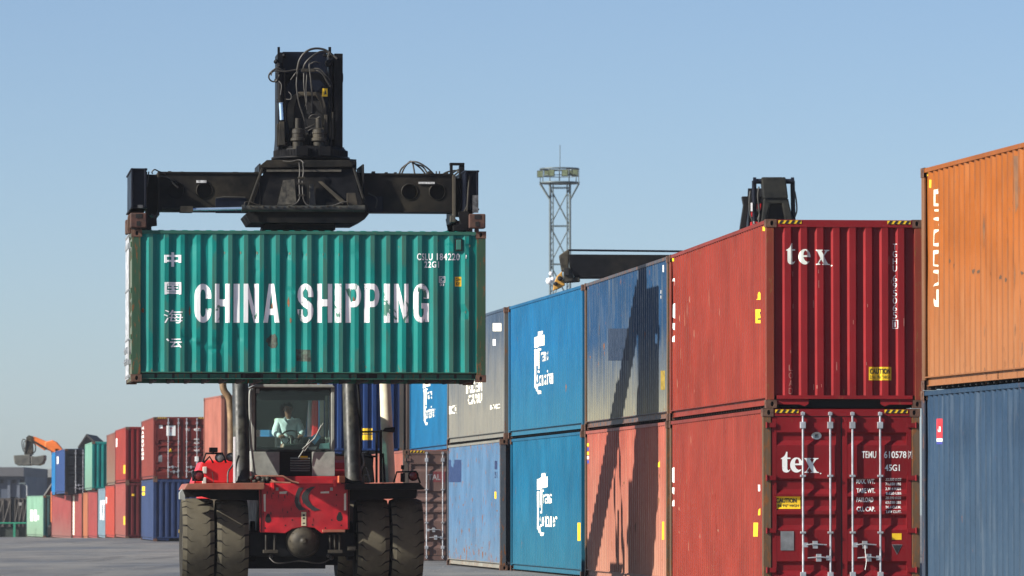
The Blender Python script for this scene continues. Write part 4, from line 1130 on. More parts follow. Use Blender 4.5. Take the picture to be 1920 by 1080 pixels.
m.prism([(q_(a, b, 3.3).x, q_(a, b, 3.3).z) for a, b in [(676, 850), (688, 846), (700, 856), (699, 875), (702, 905), (672, 905), (668, 870)]], 1, 3.2, 4.2)
m.build('valve_block', STEELBLK, stk, bevel=.02)
m = MB(); pxpath(m, [(683, 905, 2.9), (682, 893, 2.9), (687, 890, 2.9), (692, 897, 2.9), (692, 905, 2.9)], .011, 7, True); pxpath(m, [(686, 876, 2.9), (690, 888, 2.9), (694, 905, 2.9)], .014, 7, True)
pxpath(m, [(679, 850, 2.9), (682, 868, 2.85), (676, 885, 2.85), (680, 905, 2.9)], .018, 7, True)
m.build('hose', plain('pale_hose', (.28, .30, .28), .4, var=.3), stk)
# machinery between cab and front panel
m = MB(); pxpath(m, [(478, 893, 2.6), (530, 893, 2.6), (548, 903, 2.6), (560, 906, 2.6)], .02); pxpath(m, [(478, 903, 2.4), (545, 906, 2.4)], .022); pxpath(m, [(500, 896, 2.5), (522, 906, 2.4)], .016)
m.build('front_frame_pipe', plain('dusty_pink_pipe', (.36, .16, .11), .5, var=.3), stk)
m = MB()
for px, py, r in ((478, 902, .05), (485, 897, .05), (494, 901, .075), (502, 899, .06), (472, 896, .04)):
    p = q_(px, py, 2.2); m.lathe([(.001, -.06), (r * .5, -.06), (r * .6, -.03), (r, -.02), (r, .04), (.001, .05)], p, 1, 12)
m.build('valve', STEELDUST, stk)
m = MB(); p0 = q_(636, 892, 2.4); p1 = q_(647, 905, 2.4); m.box(p0.x, 2.4, p1.z, p1.x, 2.8, p0.z); m.build('junction_box', ORNG, stk, bevel=.01)
m = MB(); m.box(X_(500, 2.9), 2.9, 1.80, X_(640, 2.9), 3.2, Z_(893, 2.9)); m.build('cross_member', REDD, stk, bevel=.01)
# cab --------------------------------------------------------
yc = 3.3; yc2 = 5.0
xl, xr = X_(474, yc), X_(626, yc); zt, zg, zb = Z_(727, yc), Z_(845, yc), Z_(894, yc)
m = MB()
def colm(x0, x1, y0, y1, z0, z1): m.box(x0, y0, z0, x1, y1, z1)
colm(xl - .03, xl + .045, yc, yc + .09, zg, zt); colm(xr - .05, xr + .02, yc, yc + .09, zg, zt)
colm(xl - .03, xl + .04, yc2 - .08, yc2, zg, zt); colm(xr - .04, xr + .02, yc2 - .08, yc2, zg, zt)
colm(xl - .03, xl + .03, yc + .7, yc + .8, zg, zt); colm(xr - .03, xr + .02, yc + .7, yc + .8, zg, zt)
m.prism([(xl - .05, zt), (xr + .03, zt), (xr - .02, zt + .06), (xl + .06, zt + .06)], 1, yc - .05, yc2 + .03)
cab = m.build('cab', GREYM, stk, bevel=.015)
m = MB(); pts = [(473, 847), (524, 847), (524, 882), (523, 893), (471, 893)]
m.prism([(q_(a, b, yc).x, q_(a, b, yc).z) for a, b in pts], 1, yc - .02, yc + .06)
m.prism([(q_(a, b, yc).x, q_(a, b, yc).z) for a, b in [(585, 847), (628, 847), (628, 893), (585, 893)]], 1, yc - .02, yc + .06)
m.box(xl - .02, yc + .07, zb, xl + .02, yc2, zg); m.box(xr - .03, yc + .07, zb, xr + .01, yc2, zg); m.box(xl, yc2 - .05, zb, xr, yc2, zg)
m.build('lower_panel', GREYM, cab, bevel=.008)
m = MB(); p0 = q_(524, 847, yc); p1 = q_(585, 896, yc); m.box(p0.x + .001, yc + .03, p1.z, p1.x - .001, yc + .1, p0.z); vent = m.build('vent_panel', STEELBLK, cab)
m = MB()
for k in range(6):
    z = p0.z - .13 - .045 * k; m.prism([(yc - .015, z), (yc + .028, z + .02), (yc + .028, z + .026), (yc - .015, z + .006)], 0, X_(545, yc), p1.x - .04)
m.build('louvre', GREYM, vent)
m = MB(); a_ = q_(563, 855, yc); b_ = q_(577, 861, yc); m.box(a_.x, yc + .018, b_.z, b_.x, yc + .029, a_.z); m.build('yellow_sticker', YEL, vent)
m = MB(); m.box(xl + .046, yc + .03, zg + .01, xr - .051, yc + .036, zt - .005); m.build('windscreen', GLASS, cab, normals=True)
for x in (xl, xr - .01):
    m = MB(); m.box(x, yc + .1, zg + .02, x + .006, yc + .69, zt - .01); m.box(x, yc + .81, zg + .02, x + .006, yc2 - .09, zt - .01); m.build('side_window', GLASS, cab)
m = MB(); m.box(xl + .05, yc2 - .03, zg + .3, xr - .05, yc2 - .024, zt - .2); m.build('rear_window', GLASS, cab)
m = MB(); m.box(xl + .041, yc2 - .05, zg + .001, xr - .041, yc2 - .02, zg + .28); m.box(xl + .041, yc2 - .05, zt - .2, xr - .041, yc2 - .02, zt - .001)
m.box(xl + .045, yc + .04, zt - .14, xr - .05, yc + .10, zt - .005)
m.box(xl + .03, yc + .1, zb, xr - .03, yc2 - .05, zb + .05)
m.build('cab_lining', DARKCLOTH, cab)
m = MB()   # window seal
for (x0, z0, x1, z1) in ((xl + .046, zg, xl + .075, zt), (xr - .075, zg, xr - .051, zt), (xl + .046, zg, xr - .051, zg + .02), (xl + .046, zt - .05, xr - .051, zt)):
    m.box(x0, yc + .012, z0, x1, yc + .029, z1)
m.build('window_seal', GASK, cab)
m = MB(); m.box(xl + .06, yc + .10, zg - .12, xr - .06, yc + .42, zg + .06); m.prism([(yc + .10, zg), (yc + .55, zg), (yc + .42, zg + .14), (yc + .16, zg + .06)], 0, xl + .6, xr - .45); m.box(xl + .62, yc + .45, zb + .05, xl + .80, yc + .6, zg + .05)
m.build('dashboard', plain('dark_green_dash', (.025, .045, .04), .6, var=.4), cab, bevel=.02)
sx = q_(541, 800, 4.35).x
m = MB(); m.box(sx - .25, yc + .95, zb + .05, sx + .25, yc + 1.42, zg - .12); m.prism([(yc + 1.32, zg - .15), (yc + 1.42, zg - .15), (yc + 1.50, zg + .55), (yc + 1.42, zg + .56)], 0, sx - .23, sx + .23)
m.build('seat', DARKCLOTH, cab, bevel=.04)
m = MB(); m.box(sx - .24, yc + 1.40, zg + .30, sx - .02, yc + 1.47, zg + .62); m.build('head_rest_cover', plain('pale_seat_cover', (.45, .52, .42), .8, var=.3), cab, bevel=.03)
cw = q_(546, 822, yc + .62); cw = Vector((cw.x, yc + .62, cw.z))
m = MB(); tilt = Matrix.Rotation(R_(-38), 3, 'X')
pr = [cw + tilt @ Vector((.185 * math.cos(a), .0, .185 * math.sin(a))) for a in [2 * math.pi * k / 28 for k in range(29)]]
m.path(pr, .016, 8, smooth=False)
for a in (0, 2.2, 4.1): m.path([cw, cw + tilt @ Vector((.185 * math.cos(a), 0, .185 * math.sin(a)))], .012, 6, smooth=False)
m.path([cw, cw + Vector((0, -.12, -.25))], .03, 10, smooth=False); m.lathe([(.001, -.02), (.05, -.02), (.06, .02)], cw, 1, 14)
m.build('steering_wheel', BLK, cab)
m = MB(); pxpath(m, [(560, 858, 3.2), (574, 836, 3.22), (581, 824, 3.23)], .010); pxpath(m, [(567, 842, 3.2), (590, 822, 3.2), (603, 797, 3.2)], .012); pxpath(m, [(571, 846, 3.2), (600, 806, 3.2), (606, 793, 3.2)], .007)
m.build('wiper', GREYM, cab)
m = MB(); p0 = q_(483, 733, 3.25); m.box(p0.x - .03, 3.2, p0.z - .04, p0.x + .03, 3.29, p0.z + .04); m.build('cab_lamp', GREYM, cab)
m = MB(); pxpath(m, [(478, 888, 2.9), (470, 820, 2.95), (468, 740, 3.0), (474, 730, 3.1)], .018, 8, True); m.build('cab_pipe', GREYM, stk)
# papers on the dashboard
m = MB(); m.prism([(q_(a, b, 3.45).x, q_(a, b, 3.45).z) for a, b in [(578, 822), (594, 812), (602, 818), (590, 834)]], 1, 3.43, 3.45)
o = m.build('folder', plain('blue_folder', (.10, .34, .60), .4, var=.2), None); o.matrix_world = MS; tag(o, 'tilted pale blue folder leaning against the inside of the cab windscreen', 'folder')
m = MB(); m.prism([(q_(a, b, 3.42).x, q_(a, b, 3.42).z) for a, b in [(600, 832), (624, 829), (624, 843), (598, 842)]], 1, 3.40, 3.42)
o = m.build('paper', plain('cyan_paper', (.36, .70, .70), .4, var=.1), None); o.matrix_world = MS; tag(o, 'pale cyan paper lying in the lower right corner of the cab windscreen', 'paper')
m = MB(); m.prism([(q_(a, b, 3.42).x, q_(a, b, 3.42).z) for a, b in [(577, 838), (595, 837), (590, 845), (580, 844)]], 1, 3.39, 3.41)
o = m.build('notebook', plain('grey_notebook', (.45, .42, .42), .6, var=.3), None); o.matrix_world = MS; tag(o, 'small grey notebook on the dashboard below the blue folder', 'notebook')
# boom -------------------------------------------------------
PV = Vector((0, 8.6, 3.55)); HD = Vector((0, .55, 8.98))
d = (HD - PV).normalized(); nrm = Vector((0, -d.z, d.y)); nrm = nrm if nrm.z > 0 else -nrm
def boomseg(t0, t1, hw, hh, name, mat):
    L = (HD - PV).length; a = PV + d * L * t0; b = PV + d * L * t1
    m = MB(); vs = []
    for p in (a, b):
        for sx_, sn in ((-1, -1), (1, -1), (1, 1), (-1, 1)): vs.append((sx_ * hw, p.y + nrm.y * sn * hh, p.z + nrm.z * sn * hh))
    m.add(vs, [(0, 1, 2, 3), (7, 6, 5, 4), (0, 4, 5, 1), (1, 5, 6, 2), (2, 6, 7, 3), (3, 7, 4, 0)])
    return m.build(name, mat, stk, bevel=.02)
boomseg(-.06, .62, .55, .42, 'boom', STEELBLK); boomseg(.5, .94, .46, .33, 'inner_boom', STEELNAVY)
m = MB()
for sx_ in (-1, 1): m.prism([(8.0, 1.7), (9.6, 1.7), (9.4, 3.6), (8.6, 4.05), (8.1, 3.5)], 0, sx_ * .62, sx_ * .74)
m.build('boom_pivot_frame', REDM, stk, bevel=.02)
m = MB(); m.box(-1.5, 8.9, .75, 1.5, 10.3, 2.3); m.build('counterweight', REDM, stk, bevel=.15)
m = MB(); m.box(-1.35, 5.3, 1.86, -.65, 8.7, 2.1); m.box(.65, 5.3, 1.86, 1.35, 8.7, 2.1); m.build('engine_hood', REDM, stk, bevel=.08)
# boom head seen from the front
hf = -.32
m = MB()
def pl_(pts, y, th, mi=0): m.prism([(q_(a, b, y).x, q_(a, b, y).z) for a, b in pts], 1, y, y + th, mi)
pl_([(530, 97), (612, 97), (614, 150), (612, 200), (528, 200)], hf + .10, .05)
pl_([(524, 185), (544, 150), (600, 150), (617, 165), (617, 262), (605, 262), (605, 195), (597, 180), (560, 176), (552, 186), (551, 205), (551, 262), (528, 262)], hf + .04, .05)
m.build('head_front_plate', STEELNAVY, stk, bevel=.008)
m = MB(); pl_([(545, 262), (538, 215), (540, 195), (550, 178), (560, 172), (597, 172), (606, 180), (612, 200), (612, 278), (604, 278), (604, 205), (600, 190), (592, 180), (564, 180), (556, 186), (552, 200), (550, 262)], hf - .02, .05)
m.build('head_arch', STEELDUST, stk, bevel=.012)
m = MB(); pl_([(551, 262), (551, 200), (556, 184), (564, 178), (596, 178), (603, 190), (605, 202), (605, 275), (551, 275)], hf + .03, .008); m.build('head_opening_shade', HOLE, stk)  # black plate painted as the shade inside the arch
m = MB()
for x0, x1 in ((519, 528), (614, 620)): 
    m.box(X_(x0, 0), hf, 7.72, X_(x1, 0), .62, 9.45)
m.prism([(hf + .02, 9.44), (.75, 9.40), (.95, 8.5), (.75, 7.75), (hf + .02, 7.75)], 0, X_(624, 0), X_(640, 0))
m.prism([(hf + .1, 9.1), (.95, 9.1), (.95, 8.4), (hf + .1, 8.9)], 0, X_(530, 0), X_(612, 0))
m.box(X_(528, 0), .45, 7.9, X_(624, 0), .55, 9.2)
m.build('boom_head', STEELBLK, stk, bevel=.01)
m = MB(); pl_([(606, 100), (634, 104), (642, 108), (641, 125), (637, 175), (635, 215), (642, 235), (640, 285), (628, 285), (628, 108), (606, 106)], hf + .0, .06)
m.build('head_side_plate', STEELBLK, stk, bevel=.008)
m = MB(); p0 = q_(520.5, 88, hf); p1 = q_(525, 125, hf); m.box(p0.x, hf, p1.z, p1.x, hf + .05, p0.z); p0 = q_(616, 88, hf); p1 = q_(621, 130, hf); m.box(p0.x, hf, p1.z, p1.x, hf + .05, p0.z)
for a in ((518, 115, 3), (533, 104, 3), (617, 118, 5), (519, 150, 3)): p = q_(a[0], a[1], hf); m.lathe([(.001, -.05), (.012 * a[2], -.04), (.014 * a[2], .1)], p, 1, 10)
m.build('pin_bracket', STEELBLK, stk)
m = MB(); a_ = q_(604.5, 166, hf - .03); b_ = q_(614, 181, hf - .03); m.box(a_.x, hf - .06, b_.z, b_.x, hf + .02, a_.z); o = m.build('yellow_warning_plate', YEL, stk)
m = MB(); m.prism([(q_(a, b, hf).x, q_(a, b, hf).z) for a, b in [(607, 178), (612, 177), (610, 169.5), (608, 173)]], 1, hf - .065, hf - .0605); m.build('warning_print', BLK, o)
m = MB(); m.path([q_(524, 118, hf - .06), q_(526, 188, hf - .06)], .055, 14, smooth=False); m.path([q_(526, 185, hf - .06), q_(526.5, 192, hf - .06)], .065, 14, smooth=False)
tc = m.build('tilt_cylinder', STEELBLK, stk)
m = MB(); m.path([q_(526.5, 190, hf - .06), q_(528.5, 225, hf - .06)], .038, 12, smooth=False); m.build('piston_rod', CHROME, tc)
m = MB(); pl_([(524, 228), (533, 228), (535, 272), (522, 272)], hf - .10, .08); pl_([(608, 215), (614, 215), (614, 250), (608, 250)], hf - .1, .06); pl_([(519, 232), (523, 232), (523, 275), (519, 275)], hf - .06, .05)
m.path([q_(533, 128, hf - .05), q_(535, 228, hf - .05)], .013, 8, smooth=False); pl_([(622.5, 210), (625.5, 210), (625.5, 262), (622.5, 262)], hf - .06, .03)
m.build('head_link', STEELDUST, stk, bevel=.006)
m = MB()
for px in (558.5, 597):
    p = q_(px, 250, hf - .15)
    zz = lambda py: Z_(py, hf - .15)
    m.lathe([(.001, zz(222)), (.048, zz(222)), (.05, zz(240)), (.10, zz(243)), (.108, zz(250)), (.098, zz(251)), (.10, zz(258)), (.125, zz(259)), (.128, zz(264)), (.09, zz(266)), (.09, zz(283)), (.001, zz(284))], (p.x, hf - .15, 0), 2, 20, 0, False)
    for k in range(8):
        a = 2 * math.pi * k / 8; m.tube((p.x + .088 * math.cos(a), hf - .15 + .088 * math.sin(a), zz(256)), (p.x + .088 * math.cos(a), hf - .15 + .088 * math.sin(a), zz(247)), .010, 6)
m.build('rotator_motor', STEELDUST, stk)
m = MB()
for px in (541, 578, 583, 606, 545): 
    p = q_(px, 262, hf); m.tube((p.x, hf, 7.72), (p.x, hf, 7.90 + .1 * (px % 3)), .028, 8)
m.tube((X_(520, 0), 0, 8.0), (X_(640, 0), 0, 8.0), .10, 16); m.tube((X_(516, .2), .25, 9.05), (X_(643, .2), .25, 9.05), .08, 16)
m.build('head_pin', STEELBLK, stk)
m = MB()
H_ = [([(557, 133), (562, 112), (574, 97), (590, 91), (608, 93), (622, 102), (632, 110)], .020), ([(568, 130), (573, 118), (585, 106), (600, 97), (612, 98), (618, 104)], .016),
      ([(534, 134), (520, 128), (507, 136), (504, 145), (509, 152), (518, 152), (524, 140)], .014), ([(505, 140), (515, 133), (535, 134), (560, 130), (575, 131)], .013), ([(524, 122), (512, 132), (508, 142)], .010),
      ([(558, 133), (556, 160), (560, 190), (568, 215), (575, 240), (578, 250)], .014), ([(570, 132), (570, 160), (573, 185), (576, 205)], .013), ([(576, 131), (574, 165), (575, 190), (572, 200)], .011),
      ([(582, 110), (580, 125), (583, 150), (585, 180), (584, 212)], .015), ([(584, 131), (596, 133), (606, 140), (613, 152), (620, 162)], .017), ([(586, 128), (600, 130), (610, 140), (618, 150)], .012),
      ([(566, 244), (575, 240), (585, 236), (590, 233)], .012), ([(572, 248), (584, 242), (592, 240)], .010), ([(579, 222), (584, 216), (592, 215), (600, 218), (592, 222), (580, 222)], .009), ([(590, 258), (586, 250), (592, 243), (598, 246)], .010),
      ([(523, 152), (528, 160), (526, 178)], .010), ([(541, 172), (546, 178), (545, 186), (536, 186)], .009), ([(618, 97), (615, 106), (620, 112), (624, 108)], .010), ([(545, 150), (552, 140), (557, 134)], .010), ([(600, 118), (590, 116), (582, 120)], .012)]
random.seed(2)
for pts, r in H_: m.path([q_(a, b, hf - .12 - .04 * math.sin(i * 1.1)) for i, (a, b) in enumerate(pts)], r, 8)
m.build('hydraulic_hose', HOSE, stk)
m = MB(); a_ = q_(565, 129, hf - .12); b_ = q_(590, 135, hf - .12); m.box(a_.x, hf - .17, b_.z, b_.x, hf - .1, a_.z); m.build('hose_clamp', STEELDUST, stk, bevel=.005)

# spreader ---------------------------------------------------
spm = MB()
zT, zB = Z_(327, 0), Z_(402, 0)
m = MB(); m.lathe([(.001, 7.56), (.70, 7.56), (.70, 7.60), (.66, 7.60), (.66, 7.72), (.60, 7.72), (.60, 7.78), (.001, 7.78)], (.03, .03, 0), 2, 48)
m.lathe([(.62, Z_(284, 0)), (.62, Z_(280, 0)), (.001, Z_(280, 0))], (.03, .03, 0), 2, 48)
for k in range(72):
    a = 2 * math.pi * k / 72; m.box(.03 + .655 * math.cos(a) - .008, .03 + .655 * math.sin(a) - .008, 7.61, .03 + .655 * math.cos(a) + .008, .03 + .655 * math.sin(a) + .008, 7.715)
for sx_ in (-1, 1): m.box(sx_ * .2 - .1 + .03, -.72, 7.60, sx_ * .2 + .1 + .03, -.6, 7.76)
sprd = m.build('spreader', STEELBLK, stk, bevel=0)
yp = -.72
m = MB()
def sl(pts, y0_, y1_, mm=None):
    # leaning plate: pixels with own depth
    vs = [q_(a, b, y) for a, b, y in pts]; n = len(vs)
    vs2 = [v + Vector((0, .03, 0)) for v in vs]
    m.add(vs + vs2, [list(range(n)), list(range(n, 2 * n))[::-1]] + [(i, (i + 1) % n, n + (i + 1) % n, n + i) for i in range(n)])
sl([(499, 309, -.62), (659, 309, -.62), (685, 398, -.85), (469, 398, -.85)], 0, 0)
m.box(-.80, -.62, 7.35, .80, .62, 7.50)
for s_ in (-1, 1): m.prism([(-.66, 7.45), (.66, 7.45), (.85, 6.6), (-.85, 6.6)], 0, s_ * .90, s_ * .93)
m.build('centre_housing', STEELBLK, sprd, bevel=.006)
m = MB()
def rib(p0, p1, wv, th=.05, y=-.9):
    a = q_(*p0); b = q_(*p1); m.path([a, b], wv, 4, smooth=False)
rib((495, 308, -.66), (462, 398, -.90), .035); rib((661, 308, -.66), (690, 398, -.90), .035)
m.prism([(q_(a, b, -.7).x, q_(a, b, -.7).z) for a, b in [(487, 311), (500, 300), (655, 300), (663, 308), (661, 313), (489, 315)]], 1, -.72, .7)
m.build('housing_frame', plain('scuffed_black_edge', (.015, .0145, .013), .5, var=.6, dust=(.07, .058, .04), df=.5, spec=.15), sprd, bevel=.01)
m = MB()
sl([(531, 338, -.80), (552, 336, -.80), (556, 383, -.90), (520, 384, -.90)], 0, 0); sl([(580, 345, -.80), (588, 345, -.80), (592, 384, -.90), (580, 384, -.90)], 0, 0)
sl([(500, 318, -.72), (640, 318, -.72), (640, 322, -.73), (500, 322, -.73)], 0, 0)
m.build('worn_plate', plain('worn_dusty_patch', (.05, .045, .034), .6, var=.8, scale=14, bmp=.6), sprd)
m = MB(); sl([(596, 340, -.80), (604, 340, -.80), (648, 378, -.88), (642, 383, -.90)], 0, 0)
m.prism([(q_(a, b, -.9).x, q_(a, b, -.9).z) for a, b in [(650, 362), (666, 362), (670, 385), (656, 392), (650, 380)]], 1, -.98, -.9)
m.build('housing_rib', STEELDUST, sprd, bevel=.006)
m = MB(); pl_([(460, 402), (470, 418), (668, 419), (684, 411), (692, 401), (686, 396), (466, 396)], -.80, 1.6); pl_([(496, 419), (629, 419), (629, 431), (492, 431)], -.5, 1.0)
m.build('sliding_base', STEELBLK, sprd, bevel=.01)
m = MB(); pxpath(m, [(561, 305, -.85), (562, 320, -.87), (561, 340, -.9), (562, 365, -.95), (560, 376, -.95), (548, 385, -.97), (520, 388, -.97)], .012, 8, True)
pxpath(m, [(568, 305, -.85), (569, 322, -.87), (567, 340, -.9), (568, 365, -.95), (571, 378, -.95), (582, 386, -.97), (620, 386, -.97), (640, 380, -1.0), (652, 378, -1.0)], .012, 8, True)
pxpath(m, [(530, 302, -.75), (545, 303, -.78), (562, 300, -.8), (570, 306, -.85)], .014, 8, True)
m.build('hydraulic_pipe', HOSE, sprd)
m = MB()
for y in (333, 344, 366): a_ = q_(559, y - 1.5, -.93); b_ = q_(571, y + 1.5, -.93); m.box(a_.x, -.97, b_.z, b_.x, -.86, a_.z)
m.build('pipe_clamp', STEELDUST, sprd)
# telescopic beams with round holes
def beam(x0, x1, y0, y1, z0, z1, holes, name):
    m = MB(); hs = sorted(holes)
    if hs:
        e = [x0] + [(hs[i] + hs[i + 1]) / 2 for i in range(len(hs) - 1)] + [x1]
        zc = (z0 + z1) / 2 + .02
        for i, h in enumerate(hs):
            a0 = max(e[i], h - .22); a1 = min(e[i + 1], h + .22)
            m.ring((a0, z0, a1, z1), (h, zc, .135, .135), lambda a, b, d: (a, y0 + d, b), .16, 0, 0, 32)
            m.lathe([(.135, -.012), (.152, -.012), (.152, .002)], (h, y0, zc), 1, 32)
            if i == 0 and a0 > x0: m.add([(x0, y0, z0), (a0, y0, z0), (a0, y0, z1), (x0, y0, z1)], [(0, 1, 2, 3)])
            nxt = e[i + 1] if i < len(hs) - 1 else x1
            if i < len(hs) - 1:
                b0 = max(e[i + 1], hs[i + 1] - .22)
                if b0 > a1: m.add([(a1, y0, z0), (b0, y0, z0), (b0, y0, z1), (a1, y0, z1)], [(0, 1, 2, 3)])
            elif a1 < x1: m.add([(a1, y0, z0), (x1, y0, z0), (x1, y0, z1), (a1, y0, z1)], [(0, 1, 2, 3)])
        m.box(x0, y0 + .165, z0, x1, y1, z1)
        m.add([(x0, y0, z1), (x1, y0, z1), (x1, y0 + .17, z1), (x0, y0 + .17, z1)], [(0, 1, 2, 3)]); m.add([(x0, y0, z0), (x1, y0, z0), (x1, y0 + .17, z0), (x0, y0 + .17, z0)], [(0, 1, 2, 3)])
        for x in (x0, x1): m.add([(x, y0, z0), (x, y0, z1), (x, y0 + .17, z1), (x, y0 + .17, z0)], [(0, 1, 2, 3)])
    else: m.box(x0, y0, z0, x1, y1, z1)
    m.box(x0, y0 - .025, z1 - .03, x1, y1 + .02, z1 - .004); m.box(x0, y0 - .025, z0 + .004, x1, y1 + .02, z0 + .03)
    return m.build(name, BEAM, sprd, normals=False)
BEAM = plain('scuffed_beam_steel', (.011, .011, .012), .5, 0, .5, 3, .3, dust=(.060, .050, .034), df=.8, spec=.12)
beam(X_(296, -.5), X_(486, -.5), -.55, -.02, zB + .02, zT, [X_(330, -.5), X_(383, -.5)], 'left_beam').name = 'telescopic_beam'
o = beam(X_(668, -.5), X_(850, -.5), -.50, .02, zB + .02, zT, [X_(768, -.5), X_(820, -.5)], 'telescopic_beam')
m = MB(); random.seed(8)
for px in (318, 341, 352, 408, 441, 480, 700, 724, 741, 806, 836):
    p = q_(px, 326, -.3); w_ = random.uniform(.02, .06); m.box(p.x - w_, -.38, p.z - .01, p.x + w_, -.2, p.z + random.uniform(.02, .045))
for px in range(470, 660, 12):
    p = q_(px, 388 + random.uniform(-1, 1), -1.04); m.box(p.x - .018, -1.07, p.z - .012, p.x + .018, -1.03, p.z + .01)
m.build('bolt_row', STEELDUST, sprd)['kind'] = 'stuff'
m = MB()
pxpath(m, [(300, 330, -.6), (316, 334, -.6), (326, 345, -.6), (334, 352, -.6)], .014, 6, True); pxpath(m, [(404, 372, -.6), (420, 369, -.6), (460, 370, -.6)], .010, 6)
pxpath(m, [(690, 362, -.6), (706, 372, -.6), (704, 390, -.6)], .012, 6, True); pxpath(m, [(640, 300, -.1), (668, 302, -.1)], .03, 6)
m.build('cable', HOSE, sprd)
m = MB(); m.box(X_(430, 0), .06, zB + .05, X_(730, 0), .6, zT - .02); m.box(X_(300, 0), .08, zB + .06, X_(430, 0), .55, zT - .05); m.box(X_(730, 0), .08, zB + .06, X_(850, 0), .55, zT - .05)
m.build('rear_beam', STEELBLK, sprd, bevel=.01)
m = MB(); a_ = q_(368, 338, -.56); b_ = q_(387, 343, -.56); m.box(a_.x, -.58, b_.z, b_.x, -.551, a_.z); a_ = q_(785, 341, -.52); b_ = q_(815, 345, -.52); m.box(a_.x, -.53, b_.z, b_.x, -.501, a_.z)
m.build('white_label_strip', plain('chipped_white', (.45, .45, .45), .6, var=.5, scale=30), sprd)
m = MB(); a_ = q_(404, 371, -.56); b_ = q_(462, 400, -.56); m.box(a_.x, -.575, b_.z, b_.x, -.551, a_.z); a_ = q_(674, 368, -.56); b_ = q_(718, 398, -.56); m.box(a_.x, -.58, b_.z, b_.x, -.501, a_.z)
m.build('doubler_plate', STEELNAVY, sprd, bevel=.005)
m = MB(); m.path([q_(455, 391, -1.0), q_(680, 391, -1.0)], .052, 16, smooth=False); m.path([q_(453, 391, -1.0), q_(459, 391, -1.0)], .064, 16, smooth=False); m.path([q_(662, 391, -1.0), q_(684, 391, -1.0)], .06, 16, smooth=False)
sc_ = m.build('extension_cylinder', CYL, sprd)
m = MB(); m.path([q_(362, 393, -.95), q_(455, 391, -1.0)], .03, 14, smooth=False); m.build('piston_rod', CHROME, sc_)
m = MB(); m.path([q_(304, 392, -.62), q_(345, 392, -.75)], .025, 8, smooth=False); a_ = q_(338, 387, -.9); b_ = q_(361, 398, -.9); m.box(a_.x, -1.0, b_.z, b_.x, -.6, a_.z)
pxpath(m, [(459, 388, -1.0), (459, 380, -1.0), (468, 378, -1.0), (480, 383, -1.0), (494, 386, -1.0)], .010, 7, True)
m.build('cylinder_bracket', STEELDUST, sprd)
# end beams and twistlock housings
RUSTH = plain('rusty_twistlock', (.085, .035, .026), .7, .1, .5, 12, .5, dust=(.13, .085, .05), df=.6)
for px0, px1, side in ((247, 274, -1), (873, 897, 1)):
    m = MB(); x0, x1 = X_(px0, -1.2), X_(px1, -1.2)
    m.box(x0, -1.12, zB + .03, x1, 1.12, zT + .02); 
    for z in (zB + .03, zT - .01): m.box(x0 - .02, -1.15, z, x1 + .02, 1.15, z + .03)
    for xx in (x0, x1 - .02): m.box(xx - .012, -1.19, zB + .03, xx + .022, -1.12, zT + .02)
    m.build('end_beam', STEELNAVY, sprd, bevel=.006)
for (px0, px1, pyt, pyb, side) in ((244, 275, 399, 429, -1), (879, 910, 401, 430, 1)):
    for yy in (-1, 1):
        y = 1.17 * yy
        a_ = q_(px0, pyt, -1.25); b_ = q_(px1, pyb, -1.25)
        m = MB(); m.box(a_.x, y - .13, b_.z + .015, b_.x, y + .13, a_.z); m.box((a_.x + b_.x) / 2 - .04, y - .03, b_.z - .05, (a_.x + b_.x) / 2 + .04, y + .03, b_.z + .02)
        hs = m.build('twistlock_housing', RUSTH, sprd, bevel=.02)
        m = MB(); cx = (a_.x + b_.x) / 2
        m.box(cx - .05, y - .138, a_.z - .09, cx + .06, y - .129, a_.z - .02); m.box(cx - .035, y - .137, b_.z + .05, cx + .03, y - .129, b_.z + .13); m.build('slot', HOLE, hs)
        # guide arm
        m = MB()
        if side < 0: pts = [(272, 398), (276, 402), (284, 410), (293, 404), (294, 424), (284, 425), (280, 432), (274, 432), (272, 420)]
        else: pts = [(858, 398), (862, 420), (848, 424), (849, 434), (862, 434), (880, 430), (882, 402), (874, 396)]
        m.prism([(q_(a, b, -1.1).x, q_(a, b, -1.1).z) for a, b in pts], 1, y - .04, y + .04)
        m.build('twistlock_lever', STEELBLK, sprd, bevel=.01)
m = MB(); pts = [(240, 404), (245, 400), (246, 438), (240, 438), (238, 430)]
m.prism([(q_(a, b, -1.1).x, q_(a, b, -1.1).z) for a, b in pts], 1, -1.1, -.9); m.build('guide_flap', RUSTH, sprd, bevel=.01)
m = MB(); pxpath(m, [(286, 326, -.9), (285, 322, -.9), (290, 318, -.9), (297, 321, -.8), (310, 326, -.6)], .012, 7, True); pxpath(m, [(274, 324, -.9), (275, 350, -.95), (279, 322, -.9)], .012, 7, True)
pxpath(m, [(283, 402, -.9), (292, 406, -.9), (296, 398, -.8)], .02, 7, True)
for pts in ([(748, 328), (753, 316), (766, 306), (773, 303), (785, 305), (800, 314), (814, 327)], [(752, 328), (760, 312), (772, 303), (778, 328)], [(772, 303), (788, 315), (798, 327)], [(772, 304), (780, 308), (793, 313), (803, 328)], [(828, 328), (840, 322), (856, 320), (864, 326)], [(832, 330), (845, 326), (860, 318), (866, 322)], [(850, 330), (862, 322), (868, 330)]):
    m.path([q_(a, b, -.25 + .06 * math.sin(i)) for i, (a, b) in enumerate(pts)], .015, 7)
for x in (818, 824): m.path([q_(x, 328, -.3), q_(x, 321, -.3)], .012, 6, smooth=False)
m.build('hydraulic_hose', HOSE, sprd)
m = MB(); 
def bx_(px0, py0, px1, py1, y0, y1): a = q_(px0, py0, y0); b = q_(px1, py1, y0); m.box(a.x, y0, b.z, b.x, y1, a.z)
